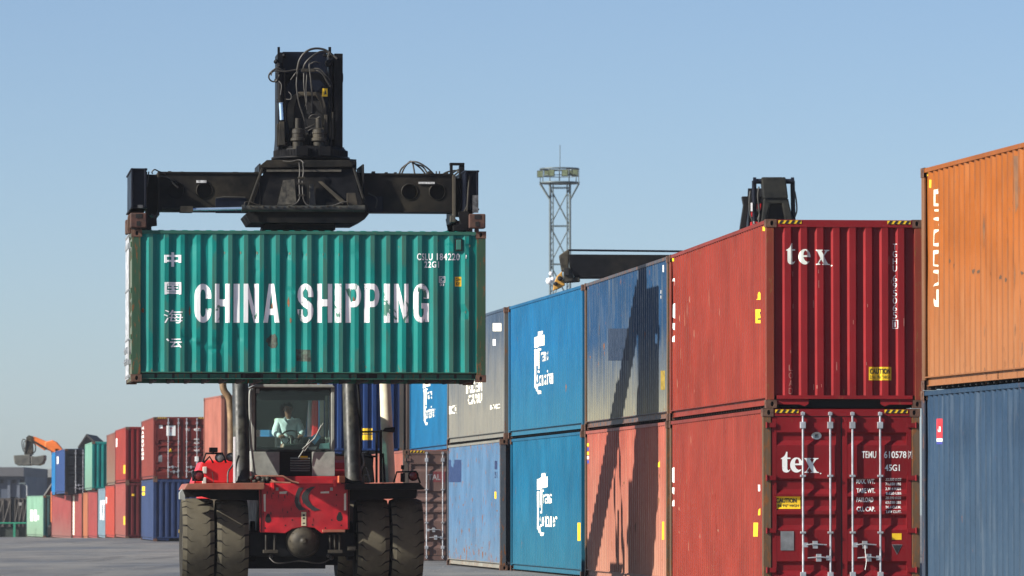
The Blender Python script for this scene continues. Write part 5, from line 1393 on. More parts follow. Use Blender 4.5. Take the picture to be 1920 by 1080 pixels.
bx_(850, 327, 854, 416, -.72, .6); bx_(845, 404, 852, 416, -.66, -.4); m.build('end_stop_plate', plain('worn_edge_plate', (.07, .06, .045), .5, var=.5), sprd)
m = MB(); bx_(844, 306, 849, 327, -.5, -.4); bx_(844, 305, 871, 309.5, -.52, -.35); bx_(862, 310, 871, 334, -.5, -.3); bx_(868, 325, 876, 334, -.5, -.2)
bx_(855, 334, 874, 402, -.45, .5); bx_(276, 327, 296, 404, -.45, .5); m.build('sensor_frame', STEELBLK, sprd, bevel=.005)
m = MB(); bx_(296, 322, 299, 403, -.68, .6); bx_(273, 322, 276, 402, -.9, -.8); m.build('end_stop_plate', STEELDUST, sprd)
m = MB(); pxpath(m, [(880, 330, -1.15), (878, 360, -1.2), (876, 395, -1.2)], .018, 6); pxpath(m, [(876, 385, -1.2), (868, 404, -1.2), (867, 424, -1.2), (872, 404, -1.2), (876, 396, -1.2)], .010, 6, True)
m.build('lever_rod', STEELDUST, sprd)
for px0, px1 in ((886, 897), (258, 268)):
    m = MB(); bx_(px0, 366 if px0 > 500 else 384, px1, 399 if px0 > 500 else 390, -1.205, -1.2); m.build('worn_patch', plain('flaking_white', (.10, .105, .11), .6, var=.8, scale=16), sprd)

# ------------------------------------------------------------ the lifted container
GR = P('sea_green_paint', (.004, .34, .30), rust=.22, streak=.16, dirt=.16, light=(.12, .42, .34), scuff=.6, crest=(.09, .105, .062))
GRR = P('sea_green_rail', (.06, .26, .19), rust=.35, streak=.4, dirt=.3)
GRP = P('olive_green_post', (.07, .16, .095), rust=.85, streak=.5, dirt=.35, light=(.16, .22, .13))
GRE = P('pale_sage_doors', (.22, .25, .18), rust=.5, streak=.4)
HS = 107.0; HL = 664 / HS / math.cos(YAW) * .998
mh = q_(911, 716, -1.22)
MH = Matrix.Translation(MS @ Vector((mh.x, -1.22, mh.z + .0))) @ Matrix.Rotation(YAW + R_(90), 4, 'Z')
HH = (716 - 434) / 106.6
random.seed(9)
dn = []
def uvh(px, py):
    p = hit(MH, 0, .02, px, py); return p.y, p.z
for (px, py, ry, rz, am) in [(418, 474, .028, .05, .022), (448, 474, .028, .05, .020), (479, 474, .028, .05, .022), (540, 475, .028, .05, .022), (571, 477, .028, .05, .024), (602, 477, .028, .05, .022), (632, 477, .028, .05, .022), (381, 505, .03, .03, .012), (478, 507, .03, .03, .012),
                         (349, 628, .06, .10, .022), (376, 645, .05, .07, .018), (411, 640, .07, .09, .030), (434, 610, .05, .06, -.008), (448, 628, .04, .10, .018), (356, 632, .07, .04, .02), (400, 655, .08, .05, .024), (739, 662, .03, .07, .022), (766, 655, .03, .03, .02), (845, 460, .04, .04, .018), (878, 461, .03, .04, .018), (870, 585, .07, .05, .020), (705, 690, .03, .05, .018), (292, 672, .04, .05, .014), (510, 630, .05, .10, .014), (664, 475, .04, .06, .012), (680, 690, .05, .04, .02), (548, 545, .03, .03, .02)]:
    u, v = uvh(px, py); dn.append((u, v, ry, rz, am))
HC_ = Container('sea green container with large white lettering, hanging from the spreader', MH, HL, HH, GR, 'panel', 'door', GRP, post=GRP, rows=16, dents=dn, rail=GRR)
for o in list(HC_.root.children):
    if o.name.startswith('door') or False: o.data.materials[0] = GRE
def hpoly(pts, mat, name='lettering', lift=.0035): HC_.mark('side', ([uvh(*p) for p in pts], [tuple(range(len(pts)))]), mat, name, lift=lift)
CHIP = chipped('flaking_white_lettering', (.86, .88, .88), (.05, .20, .14), .85, 4.5)
BIG = chipped('large_white_lettering', (.86, .88, .88), (.08, .22, .15), .3, 3.5)
# condensed capitals drawn on a grid 0..1
def cap(ch):
    A = lambda cx, cy, rx, ry, a0, a1, n=14: [(cx + rx * math.cos(R_(a0 + (a1 - a0) * i / (n - 1))), cy + ry * math.sin(R_(a0 + (a1 - a0) * i / (n - 1)))) for i in range(n)]
    k = .30
    if ch == 'H': return [[(0, 0), (k, 0), (k, .42), (1 - k, .42), (1 - k, 0), (1, 0), (1, 1), (1 - k, 1), (1 - k, .60), (k, .60), (k, 1), (0, 1)]]
    if ch == 'I': return [[(0, 0), (1, 0), (1, 1), (0, 1)]]
    if ch == 'N': return [[(0, 0), (k, 0), (k, .62), (1 - k, 0), (1, 0), (1, 1), (1 - k, 1), (1 - k, .40), (k, 1), (0, 1)]]
    if ch == 'A': return [[(0, 0), (.29, 0), (.34, .2), (.66, .2), (.71, 0), (1, 0), (.66, 1), (.34, 1)], [(.385, .36), (.5, .80), (.615, .36)]]
    if ch == 'P': return [[(0, 0), (.34, 0), (.34, .40)] + A(.60, .70, .40, .30, -90, 90) + [(0, 1)], [(.34, .54)] + A(.56, .70, .14, .15, -90, 90) + [(.34, .86)]]
    if ch == 'C': return [A(.5, .70, .5, .31, 0, 180) + A(.5, .30, .5, .31, 180, 360) + [(1, .36), (.66, .36), (.66, .28)] + A(.5, .28, .16, .14, 0, -180) + [(.34, .72)] + A(.5, .72, .16, .14, 180, 0) + [(.66, .62), (1, .62)]]
    if ch == 'G': return [A(.5, .70, .5, .31, 0, 180) + A(.5, .30, .5, .31, 180, 270, 8) + [(.62, .0), (.70, .10), (.74, .01), (1, .01), (1, .50), (.52, .50), (.52, .36), (.66, .36), (.66, .26)] + A(.5, .26, .16, .13, 0, -180) + [(.34, .72)] + A(.5, .72, .16, .14, 180, 0) + [(.66, .62), (1, .62)]]
    if ch == 'S': return [A(.5, .72, .5, .29, 0, 180, 12) + [(0, .66), (.06, .56), (.30, .44), (.62, .34), (.66, .24)] + A(.5, .25, .16, .12, 0, -180, 8) + [(.34, .34), (0, .34)] + A(.5, .28, .5, .29, 180, 360, 12) + [(1, .36), (.92, .47), (.70, .56), (.38, .66), (.34, .76)] + A(.5, .75, .16, .12, 180, 0, 8) + [(.66, .66), (1, .66)]]
for ch, x0, x1, fl in (('C', 365, 396, 0), ('H', 403, 431, 0), ('I', 438, 449.5, 0), ('N', 457, 485, 0), ('A', 494, 524, 1), ('S', 558, 587.5, 1), ('H', 595, 623, 0), ('I', 628, 640, 1), ('P', 648, 677, 1), ('P', 683, 711.5, 0), ('I', 720, 731, 1), ('N', 739, 766, 1), ('G', 775, 804.5, 1)):
    ya, yb = (532, 605)
    bx = HC_.pxbox('side', (x0, ya, x1, yb))
    HC_.mark('side', fit(outline('poly', cap(ch)), bx), CHIP if fl else BIG)
HW = flat('character_white', (.78, .78, .80), .5)
HC_.text('side', '中', (308, 473, 340, 500), HW, bold=.03); HC_.text('side', '国', (308.5, 529, 340, 552), HW, bold=.025); HC_.text('side', '海', (307, 581, 343, 606), HW, bold=.0)
HC_.text('side', '云', (319, 635, 341, 652), HW, bold=.02); hpoly([(311, 636), (314, 634.5), (318, 639), (315, 640)], HW)
HC_.text('side', 'CSLU', (782, 475, 811, 488), BIG, bold=.015, sp=1.15); HC_.text('side', '184220', (819, 475, 862, 488), BIG, bold=.015, sp=1.15); HC_.text('side', '1', (873, 478, 875, 485), BIG)
HC_.text('side', '22G1', (796, 490, 823, 502), BIG, bold=.015, sp=1.1)
for b in ((823, 518, 835, 519.2), (823, 528.8, 835, 530), (823, 518, 824.2, 530), (834, 518, 835, 530)): HC_.rect('side', b, HW, 'symbol_frame')
HC_.text('side', 'iC', (825, 520, 833, 528), HW, bold=.02); HC_.text('side', '33', (825, 531.5, 833, 536), HW, bold=.02)
HC_.rect('side', (853, 519, 865, 537), YEL, 'orange_label'); HC_.text('side', 'CA+', (854.5, 521, 863.5, 527), BLK, bold=.02, lift=.006); HC_.text('side', 'KY', (855.5, 529, 862.5, 535), BLK, bold=.03, lift=.006)
# vent box, bare steel patches, chalk marks
u, v = uvh(860, 459); 
m = MB(); m.box(-.004, u - .045, v - .09, .04, u + .045, v + .09); vb = m.build('vent', GR, HC_.root, bevel=.008); m = MB(); m.box(.0, u - .062, v - .105, .046, u + .062, v + .105); m.build('vent_surround', HOLE, HC_.root)
BARE = plain('scraped_bare_patch', (.05, .055, .04), .7, var=.7, scale=26, bmp=.5, dust=(.10, .22, .16), df=.8)
random.seed(21)
def blob(px, py, rx, ry, mat, name='scraped_patch', n=18, jag=.3):
    hpoly([(px + rx * math.cos(a) * random.uniform(1 - jag, 1.1), py + ry * math.sin(a) * random.uniform(1 - jag, 1.1)) for a in [2 * math.pi * k / n for k in range(n)]], mat, name, lift=.0025)
blob(511, 640, 11, 16, BARE); hpoly([(555, 655), (582, 656), (583, 678), (556, 677)], BARE, 'scraped_patch', .0025)
RS = plain('rust_patch', (.22, .085, .03), .8, var=.5, scale=18)
for (x, y, a, b) in [(541, 566, 2.5, 10), (356, 583, 1.8, 10), (268, 582, 3, 5), (632, 570, 2.4, 9), (663, 562, 2.5, 8), (755, 580, 2.2, 9), (510, 575, 2.5, 8), (545, 601, 2, 6), (785, 545, 2, 7), (599, 572, 1.2, 5)]: blob(x, y, a, b, RS, 'rust_patch', jag=.5)
for (x, y) in [(418, 474), (448, 474), (479, 474), (540, 475), (571, 477), (602, 477), (632, 477), (878, 461), (870, 585)]:
    blob(x + 3, y, 1.6, 3.5, plain('dent_scuff', (.10, .13, .085), .7, var=.3) if 'dent_scuff' not in bpy.data.materials else bpy.data.materials['dent_scuff'], 'dent_scuff', 9, .5)

# ------------------------------------------------------------ the driver
def skin(name, joints, edges, mat, parent, sub=2):
    me = bpy.data.meshes.new(name); me.from_pydata([j[0] for j in joints], edges, []); me.materials.append(mat)
    o = bpy.data.objects.new(name, me); COL.objects.link(o); o.parent = parent
    sk = o.modifiers.new('skin', 'SKIN'); sk.use_smooth_shade = True
    lay = me.skin_vertices[0].data if me.skin_vertices else None
    if lay is None:
        bm = bmesh.new(); bm.from_mesh(me); bm.verts.layers.skin.verify(); bm.to_mesh(me); bm.free(); lay = me.skin_vertices[0].data
    for i, j in enumerate(joints):
        r = j[1]; lay[i].radius = (r, r) if not isinstance(r, tuple) else r
    lay[0].use_root = True
    s2 = o.modifiers.new('sub', 'SUBSURF'); s2.levels = sub; s2.render_levels = sub
    return o
def driver():
    hd = q_(541, 768, 4.35); zs = zg - .10
    x0 = hd.x
    root = empty('person', MS @ Matrix.Translation((x0, yc + 1.15, zs)), 'driver in a pale blue shirt seated in the cab, both hands on the wheel', 'person')
    SK = plain('driver_skin', (.24, .115, .07), .5, var=.1, scale=20, bmp=.03); SH = plain('pale_blue_shirt', (.55, .64, .68), .85, var=.25, scale=7, bmp=1.0); TRS = plain('dark_trousers', (.03, .035, .05), .85)
    HR = plain('black_hair', (.012, .010, .009), .6, scale=40, bmp=.5)
    hz = hd.z - zs      # head centre above the seat
    sh = hz - .225
    V = Vector
    wl = (V((cw.x - .17, cw.y + .02, cw.z + .03)) - V((x0, yc + 1.15, zs))); wr = (V((cw.x + .17, cw.y + .02, cw.z + .03)) - V((x0, yc + 1.15, zs)))
    wl = V((wl.x, wl.y, wl.z)); wr = V((wr.x, wr.y, wr.z))
    J = [((0, 0, .08), .13), ((0, 0, .25), .125), ((0, .01, sh - .08), .13), ((0, .0, sh + .03), .075), ((0, -.01, sh + .08), .06), ((0, -.015, hz - .08), .060), ((0, -.03, hz - .04), .076), ((0, -.015, hz + .03), .084), ((0, -.01, hz + .09), .062),
         ((-.185, .01, sh), .062), ((-.25, -.08, sh - .22), .048), (tuple(wl + V((-.02, .10, .0))), .034), (tuple(wl), .030),
         ((.185, .01, sh), .062), ((.25, -.08, sh - .22), .048), (tuple(wr + V((.02, .10, .0))), .034), (tuple(wr), .030),
         ((-.10, -.12, .05), .085), ((-.13, -.48, .06), .065), ((-.13, -.55, -.25), .05), ((-.13, -.60, -.34), .04), ((.10, -.12, .05), .085), ((.13, -.48, .06), .065), ((.13, -.55, -.25), .05), ((.13, -.60, -.34), .04)]
    Ed = [(0, 1), (1, 2), (2, 3), (3, 4), (4, 5), (5, 6), (6, 7), (7, 8), (2, 9), (9, 10), (10, 11), (11, 12), (2, 13), (13, 14), (14, 15), (15, 16), (0, 17), (17, 18), (18, 19), (19, 20), (0, 21), (21, 22), (22, 23), (23, 24)]
    b = skin('body', J, Ed, SK, root)
    g = .018
    J2 = [((0, 0, .06), .13 + g), ((0, 0, .25), .125 + g), ((0, .01, sh - .08), .135 + g), ((0, .0, sh + .035), .085), ((-.185, .01, sh), .068 + g), ((-.25, -.08, sh - .22), .058 + g), (tuple(V((-.25, -.08, sh - .22)).lerp(wl, .75)), .048),
          ((.185, .01, sh), .068 + g), ((.25, -.08, sh - .22), .058 + g), (tuple(V((.25, -.08, sh - .22)).lerp(wr, .75)), .048)]
    skin('shirt', J2, [(0, 1), (1, 2), (2, 3), (2, 4), (4, 5), (5, 6), (2, 7), (7, 8), (8, 9)], SH, root)
    J3 = [((0, 0, .03), .15), ((-.10, -.12, .05), .10), ((-.13, -.48, .06), .08), ((-.13, -.55, -.2), .062), ((.10, -.12, .05), .10), ((.13, -.48, .06), .08), ((.13, -.55, -.2), .062)]
    skin('trousers', J3, [(0, 1), (1, 2), (2, 3), (0, 4), (4, 5), (5, 6)], TRS, root)
    m = MB(); n = 20
    pr = [(.001, hz + .130), (.045, hz + .122), (.075, hz + .095), (.090, hz + .055), (.092, hz + .02), (.085, hz - .02), (.075, hz - .05)]
    vs = []; fs = []
    for i, (r, z) in enumerate(pr):
        for k in range(n):
            a = 2 * math.pi * k / n; yy = math.sin(a) * r * 1.12
            # open over the face
            if z < hz + .06 and math.sin(a) < -.15: zz = hz + .062 + .01 * math.cos(a * 3)
            else: zz = z
            vs.append((math.cos(a) * r, yy - .005, zz))
    fs = [(i * n + k, i * n + (k + 1) % n, (i + 1) * n + (k + 1) % n, (i + 1) * n + k) for i in range(len(pr) - 1) for k in range(n)]
    m.add(vs, fs, 0, True); m.build('hair', HR, root, normals=False)
    m = MB()
    fy = -.105
    m.lathe([(.001, -.012), (.011, -.008), (.014, .004), (.001, .012)], (-.032, fy + .012, hz + .012), 1, 8); m.lathe([(.001, -.012), (.011, -.008), (.014, .004), (.001, .012)], (.032, fy + .012, hz + .012), 1, 8)
    m.build('eyes', BLK, root)
    m = MB(); m.prism([(fy - .022, hz - .035), (fy + .02, hz + .02), (fy + .03, hz - .035)], 0, -.013, .013); m.build('nose', SK, root, bevel=.006)
    m = MB(); m.box(-.026, fy + .004, hz - .068, .026, fy + .02, hz - .058); m.build('mouth', plain('lips', (.16, .05, .04), .5), root)
    m = MB()
    for s_ in (-1, 1): m.lathe([(.001, -.008), (.02, -.005), (.028, 0), (.02, .006), (.001, .008)], (s_ * .088, 0, hz + .0), 0, 10)
    m.build('ears', SK, root)
    # hands: palm and five separate bent fingers closed on the rim
    for wv, s_ in ((wl, -1), (wr, 1)):
        JH = [(tuple(wv), .030), (tuple(wv + V((0, -.045, .02))), (.034, .020))]; EH = [(0, 1)]
        for f in range(4):
            o = len(JH); off = V(((f - 1.5) * .021, 0, 0)); Lf = (.028, .033, .031, .024)[f]
            b0 = wv + V((0, -.055, .025)) + off
            JH += [(tuple(b0), .010), (tuple(b0 + V((0, -Lf, .004))), .0095), (tuple(b0 + V((0, -Lf - .01, -.024))), .009), (tuple(b0 + V((0, -Lf + .012, -.04))), .008)]
            EH += [(1, o), (o, o + 1), (o + 1, o + 2), (o + 2, o + 3)]
        o = len(JH); JH += [(tuple(wv + V((-s_ * .038, -.02, .0))), .012), (tuple(wv + V((-s_ * .046, -.05, -.015))), .010), (tuple(wv + V((-s_ * .038, -.075, -.025))), .009)]
        EH += [(0, o), (o, o + 1), (o + 1, o + 2)]
        skin('hand', JH, EH, SK, root, 1)
    # collar
    m = MB(); m.prism([(-.06, sh + .10), (0, sh - .02), (-.02, sh - .04), (-.10, sh + .06)], 1, -.115, -.105); m.prism([(.06, sh + .10), (0, sh - .02), (.02, sh - .04), (.10, sh + .06)], 1, -.115, -.105); m.build('collar', SH, root)
driver()

# ------------------------------------------------------------ the second reach stacker behind the row
S2Y = 152.0
M2 = Matrix.Translation(((1437 - 960) * S2Y / F, S2Y, 0))
def q2(px, py, y): return hit(M2, 1, y, px, py)
s2 = empty('reach_stacker', M2, 'black headed reach stacker standing behind the red containers, only its head and arm showing', 'reach stacker')
m = MB()
def pl2(pts, y, th): m.prism([(q2(a, b, y).x, q2(a, b, y).z) for a, b in pts], 1, y, y + th)
pl2([(1428, 332), (1473, 332), (1478, 372), (1432, 372)], -.5, .9); pl2([(1432, 372), (1478, 372), (1492, 440), (1478, 440), (1466, 382), (1444, 382), (1434, 418), (1432, 440), (1424, 440), (1430, 395)], -.45, .35)
m.build('boom_head', plain('dusty_black_head', (.018, .019, .018), .6, var=.5, dust=(.06, .056, .04), df=.5, spec=.15), s2, bevel=.03)
m = MB(); pl2([(1444, 382), (1466, 382), (1478, 450), (1430, 450)], -.15, .2); m.build('head_recess', HOLE, s2)
m = MB(); m.path([q2(1412, 340, 0), q2(1488, 340, 0)], .07, 14, smooth=False)
for x in (1414, 1486): m.path([q2(x, 339, -.0), q2(x + (2 if x > 1450 else 1), 440, 0)], .065, 12, smooth=False)
m.path([q2(1412, 340, 0), q2(1418, 340, 0)], .11, 14, smooth=False); m.path([q2(1483, 340, 0), q2(1489, 340, 0)], .11, 14, smooth=False)
m.build('tilt_cylinder', STEELNAVY, s2)
m = MB(); pl2([(1391, 368), (1408, 368), (1404, 382), (1396, 450), (1384, 450), (1394, 384)], .1, .5); pl2([(1406, 369), (1428, 368), (1428, 379), (1406, 379)], .1, .4); m.build('side_arm', STEELBLK, s2, bevel=.02)
m = MB()
for pts in ([(1407, 358), (1405, 375), (1406, 400), (1411, 415), (1413, 430)], [(1423, 350), (1421, 370), (1424, 400), (1422, 420)], [(1490, 358), (1493, 375), (1494, 395), (1490, 408)], [(1419, 392), (1424, 400), (1421, 412)]): m.path([q2(a, b, -.2) for a, b in pts], .022, 7)
m.build('hose', HOSE, s2)
m = MB(); pl2([(1418, 382), (1427, 382), (1426, 394), (1420, 392)], 0, .15); pl2([(1409, 397), (1413, 397), (1412, 408), (1408, 404)], 0, .15); pl2([(1408, 416), (1424, 416), (1424, 430), (1406, 430)], -.1, .3); m.build('red_bracket', REDM, s2)
m = MB(); pl2([(1408, 380), (1411, 380), (1411, 396), (1408, 396)], -.1, .1); pl2([(1412, 415), (1414, 415), (1414, 430), (1412, 430)], -.15, .1); m.build('white_bracket', HW, s2)
# spreader of the second machine: long beam with a raised rail
m = MB(); a_ = q2(1052, 476, 0); b_ = q2(1437, 525, 0)
m.prism([(q2(a, b, 0).x, q2(a, b, 0).z) for a, b in [(1066, 478), (1437, 480), (1437, 522), (1078, 522), (1068, 500)]], 1, -.4, .4)
m.box(b_.x, -.4, b_.z, b_.x + 5.2, .4, a_.z)
sb = m.build('spreader', STEELBLK, s2, bevel=.02)
m = MB(); m.path([q2(1066, 469, -.3), q2(1437, 473, -.3)], .028, 8, smooth=False); m.build('guard_rail', STEELNAVY, sb)
m = MB(); pl2([(1048, 479), (1065, 467), (1068, 469), (1066, 504), (1059, 508), (1053, 508)], -.3, .6); pl2([(1057, 502), (1070, 502), (1076, 520), (1074, 528), (1056, 530)], -.5, .5); pl2([(1065, 520), (1087, 520), (1088, 528), (1062, 530)], -.45, .4); m.build('end_beam', STEELDUST, sb, bevel=.03)
m = MB(); m.add([], [])
pl2([(1054, 508), (1056, 526), (1060, 534), (1050, 540), (1037, 545), (1038, 532), (1044, 518)], -.42, .3)
m.build('twistlock_housing', plain('ochre_paint', (.55, .28, .04), .5, var=.3, dust=(.15, .10, .05), df=.6), sb, bevel=.02)
m = MB(); p = q2(1050, 522, -.5); m.lathe([(.001, -.03), (.06, -.03), (.07, .05)], p, 1, 14); p = q2(1042, 532, -.5); m.lathe([(.001, -.03), (.05, -.03), (.06, .05)], p, 1, 14); p = q2(1062, 509, -.6); m.box(p.x - .06, -.56, p.z - .1, p.x + .06, -.5, p.z + .1)
m.build('lock_hole', HOLE, sb)
m = MB(); PV2 = Vector((0, 9, 3.4)); HD2 = Vector((0, .6, 9.8))
for hw_, t0, t1 in ((.55, 0, .65), (.46, .6, 1)):
    a = PV2.lerp(HD2, t0); b = PV2.lerp(HD2, t1); vs = []
    for p in (a, b):
        for sx_, sn in ((-1, -1), (1, -1), (1, 1), (-1, 1)): vs.append((sx_ * hw_, p.y + .3 * sn, p.z + .4 * sn))
    m.add(vs, [(0, 1, 2, 3), (7, 6, 5, 4), (0, 4, 5, 1), (1, 5, 6, 2), (2, 6, 7, 3), (3, 7, 4, 0)])
m.build('boom', STEELBLK, s2)
m = MB(); m.box(-1.1, 2.3, .8, 1.1, 9.6, 2.0); m.box(-.7, 4, 2.0, .7, 5.4, 3.5); m.build('chassis', REDM, s2, bevel=.05)
m = MB(); m.box(-.35, -.3, 8.0, .35, .3, q2(1437, 440, 0).z); m.build('rotator', STEELBLK, s2)
for x, y in ((-1.3, 2.8), (-1.9, 2.8), (1.3, 2.8), (1.9, 2.8), (-1.4, 8.6), (1.4, 8.6)):
    wc = twin(w0, (x, y, TR - .01), s2); wc.rotation_euler = (0, 0, 0); twin(ty, None, wc); twin(rm, None, wc)

# ------------------------------------------------------------ lighting mast
MY = 420.0
mm_ = at(1045, 530, MY); M3 = Matrix.Translation((mm_.x, MY, gz(MY)))
mast = empty('floodlight_mast', M3, 'tall grey lattice floodlight mast with a ring platform of lamps and a thin antenna', 'floodlight mast')
def q3(px, py, y=0): return hit(M3, 1, y, px, py)
GALV = plain('galvanised_lattice', (.14, .18, .19), .5, .3, .2)
zp = q3(1045, 343).z; w2 = .75
m = MB(); cx = q3(1050, 400).x
legs = [(cx - w2, -w2), (cx + w2, -w2), (cx + w2, w2), (cx - w2, w2)]
for x, y in legs: m.path([(x, y, 0), (x, y, zp)], .085, 6, smooth=False)
for x, y in legs[:2]: m.path([(x + .22 * (1 if x < cx else -1), y, 0), (x + .22 * (1 if x < cx else -1), y, zp)], .05, 6, smooth=False)
z = 0; st = 2.9
while z + st <= zp + .1:
    for i in range(4):
        a = legs[i]; b = legs[(i + 1) % 4]
        m.path([(*a, z), (*b, z + st)], .035, 5, smooth=False); m.path([(*b, z), (*a, z + st)], .035, 5, smooth=False); m.path([(*a, z + st), (*b, z + st)], .035, 5, smooth=False)
        for sg_ in (a,):
            for k in range(5): pass
    z += st
for i in (0, 1):
    x, y = legs[i]; xi = x + .22 * (1 if x < cx else -1); z = 0
    while z < zp - .5: m.path([(x, y, z), (xi, y, z + .45)], .03, 4, smooth=False); m.path([(xi, y, z + .45), (x, y, z + .9)], .03, 4, smooth=False); z += .9
m.build('lattice_column', GALV, mast, normals=False)
m = MB(); R1 = (q3(1085, 330).x - q3(1013, 330).x) / 2; pc = (q3(1085, 330).x + q3(1013, 330).x) / 2
for z_, r_ in ((zp, .07), (q3(1045, 317).z, .07), (q3(1045, 330).z, .03)):
    m.path([(pc + R1 * math.cos(a), R1 * math.sin(a), z_) for a in [2 * math.pi * k / 24 for k in range(25)]], r_, 6, smooth=False)
m.lathe([(.001, zp - .03), (R1, zp - .03), (R1, zp + .03)], (pc, 0, 0), 2, 24)
for k in range(12):
    a = 2 * math.pi * k / 12; m.path([(pc + R1 * math.cos(a), R1 * math.sin(a), zp), (pc + R1 * math.cos(a), R1 * math.sin(a), q3(1045, 317).z)], .035, 5, smooth=False)
for x, y in legs: m.path([(pc + (x - cx) * 2, y * 1.8, zp), (x, y, zp - 1.3)], .05, 5, smooth=False)
m.build('platform', GALV, mast, normals=False)
LF = plain('floodlight_face', (.20, .24, .13), .3, var=.3); k = 0
for px, py, yy in ((1013, 326, -.6), (1034, 324, -1.7), (1059, 324, -1.7), (1078, 324, -1.2), (1026, 324, 1.5), (1068, 323, 1.6)):
    p = q3(px, py, yy); m = MB(); m.box(p.x - .24, yy, p.z - .26, p.x + .24, yy + .25, p.z + .26); fl = m.build('floodlight', STEELDUST, mast)
    m = MB(); m.box(p.x - .2, yy - .02, p.z - .22, p.x + .2, yy - .001, p.z + .22); m.build('lamp_glass', LF, fl)
m = MB(); m.path([q3(1050, 318), q3(1050, 272)], .03, 5, smooth=False); m.build('antenna', GALV, mast)
m = MB()
for px, py, r in ((1030, 527, .28), (1033, 513, .16), (1036, 524, .2)): p = q3(px, py, -1.2); m.lathe([(.001, -r), (r * .7, -r * .7), (r, 0), (r * .7, r * .7), (.001, r)], p, 2, 12)
m.path([q3(1030, 527, -1.2), q3(1040, 527, -.75)], .04, 5, smooth=False)
m.build('camera_dome', HW, mast)

# ------------------------------------------------------------ material handler with clamshell grab, far left
EY = 345.0; M4 = Matrix.Translation((at(100, 900, EY).x, EY, gz(EY)))
def q4(px, py, y=0): return hit(M4, 1, y, px, py)
ex = empty('material_handler', M4, 'orange armed material handler holding a dark clamshell grab above the far containers', 'excavator')
OR = plain('handler_orange', (.72, .17, .03), .45, var=.15, scale=2)
def pl4(pts, y, th): m.prism([(q4(a, b, y).x, q4(a, b, y).z) for a, b in pts], 1, y, y + th)
m = MB(); pl4([(59, 818), (66, 819), (90, 829), (84, 845), (70, 836), (60, 828)], -.2, .5); pl4([(84, 829), (98, 825), (106, 829), (114, 838), (116, 841), (100, 852), (98, 856), (95, 846), (84, 842)], -.25, .6)
pl4([(100, 840), (116, 840), (160, 950), (148, 950)], -.25, .6); m.build('arm', OR, ex, bevel=.08)
m = MB(); pl4([(49, 820), (54, 816), (61, 818), (61, 830), (62, 852), (48, 855), (50, 840)], -.25, .5); m.path([q4(47, 852, -.2), q4(50, 825, -.3)], .07, 6, smooth=False); m.path([q4(60, 850, .2), q4(58, 820, .2)], .07, 6, smooth=False)
m.path([q4(88, 842, -.4), q4(60, 826, -.4)], .07, 6, smooth=False)
m.build('grab_hanger', STEELDUST, ex)
m = MB()
for pts in ([(50, 826), (43, 824), (41, 832), (44, 845), (50, 848)], [(60, 828), (66, 834), (66, 846), (60, 850)], [(51, 828), (45, 829), (45, 840), (49, 846)]): m.path([q4(a, b) for a, b in pts], .035, 5)
m.build('hose', HOSE, ex)
for pts, yy in (([(25, 854), (57, 852), (58, 873), (34, 873), (27, 869)], -.7), ([(57, 855), (66, 856), (84, 853), (84, 861), (80, 870), (72, 873), (58, 872)], -.7)):
    m = MB(); pl4(pts, yy, 1.4); m.build('clamshell', plain('grab_steel', (.11, .11, .095), .6, var=.4, scale=3), ex, bevel=.06)
m = MB(); p = q4(165, 950); m.box(p.x - 2.2, -1.4, .9, p.x + 2.6, 1.4, 2.9); m.build('upper_body', OR, ex, bevel=.1)
m = MB(); m.box(p.x - 2.4, -1.5, 0.0, p.x + 2.4, -.8, .85); m.box(p.x - 2.4, .8, 0.0, p.x + 2.4, 1.5, .85); m.build('track', STEELBLK, ex, bevel=.2)

# ------------------------------------------------------------ far buildings, wagons, railing, lamp
def wbox(px0, py0, px1, py1, Y, dep, mat, name, parent=None):
    a = at(px0, py0, Y); b = at(px1, py1, Y); m = MB(); m.box(a.x, Y, b.z, b.x, Y + dep, a.z); return m.build(name, mat, parent)
HY = 620
hg = empty('warehouse', Matrix.Translation((at(20, 930, HY).x, HY, gz(HY))), 'long dark blue grey warehouse with a flat dark roof beyond the far wagons', 'warehouse')
Mi = hg.matrix_world.inverted()
def wb(px0, py0, px1, py1, Y, dep, mat, name, root):
    a = root.matrix_world.inverted() @ at(px0, py0, Y); b = root.matrix_world.inverted() @ at(px1, py1, Y); m = MB(); m.box(a.x, a.y, b.z, b.x, a.y + dep, a.z); return m.build(name, mat, root)
WBL = plain('warehouse_blue', (.07, .09, .13), .7, var=.2, scale=.3); WRF = plain('warehouse_roof', (.11, .11, .12), .8, var=.2, scale=.3)
wb(-200, 893, 46, 968, HY, 30, WBL, 'wall', hg)
m = MB(); a = Mi @ at(-202, 893, HY); b = Mi @ at(46, 876, HY)
m.prism([(a.x, a.z), (b.x, a.z), (b.x, b.z), (a.x, b.z)], 1, -1, 31); m.build('roof', WRF, hg)
for px in (-60, -30, 0, 23, 38):
    wb(px, 899, px + 6, 906, HY - .2, .2, HOLE, 'window', hg)
for px in (-45, -15, 14, 32): wb(px, 900, px + 5, 940, HY - .3, .3, plain('pale_panel', (.13, .15, .19), .6, var=.1), 'wall_panel', hg)
h2 = empty('warehouse', Matrix.Translation((at(70, 930, HY + 35).x, HY + 35, gz(HY))), 'lower grey warehouse with a pale roof, right of the dark blue grey one', 'warehouse')
wb(44, 895, 160, 968, HY + 35, 30, plain('warehouse_grey', (.09, .10, .125), .7, var=.2, scale=.3), 'wall', h2)
m = MB(); Mi2 = h2.matrix_world.inverted(); a = Mi2 @ at(44, 895, HY + 35); b = Mi2 @ at(160, 880, HY + 35); m.prism([(a.x, a.z), (b.x, a.z), (b.x, b.z), (a.x + .3, b.z)], 1, -1, 31); m.build('roof', plain('pale_roof', (.33, .34, .33), .7, var=.3, scale=.4), h2)
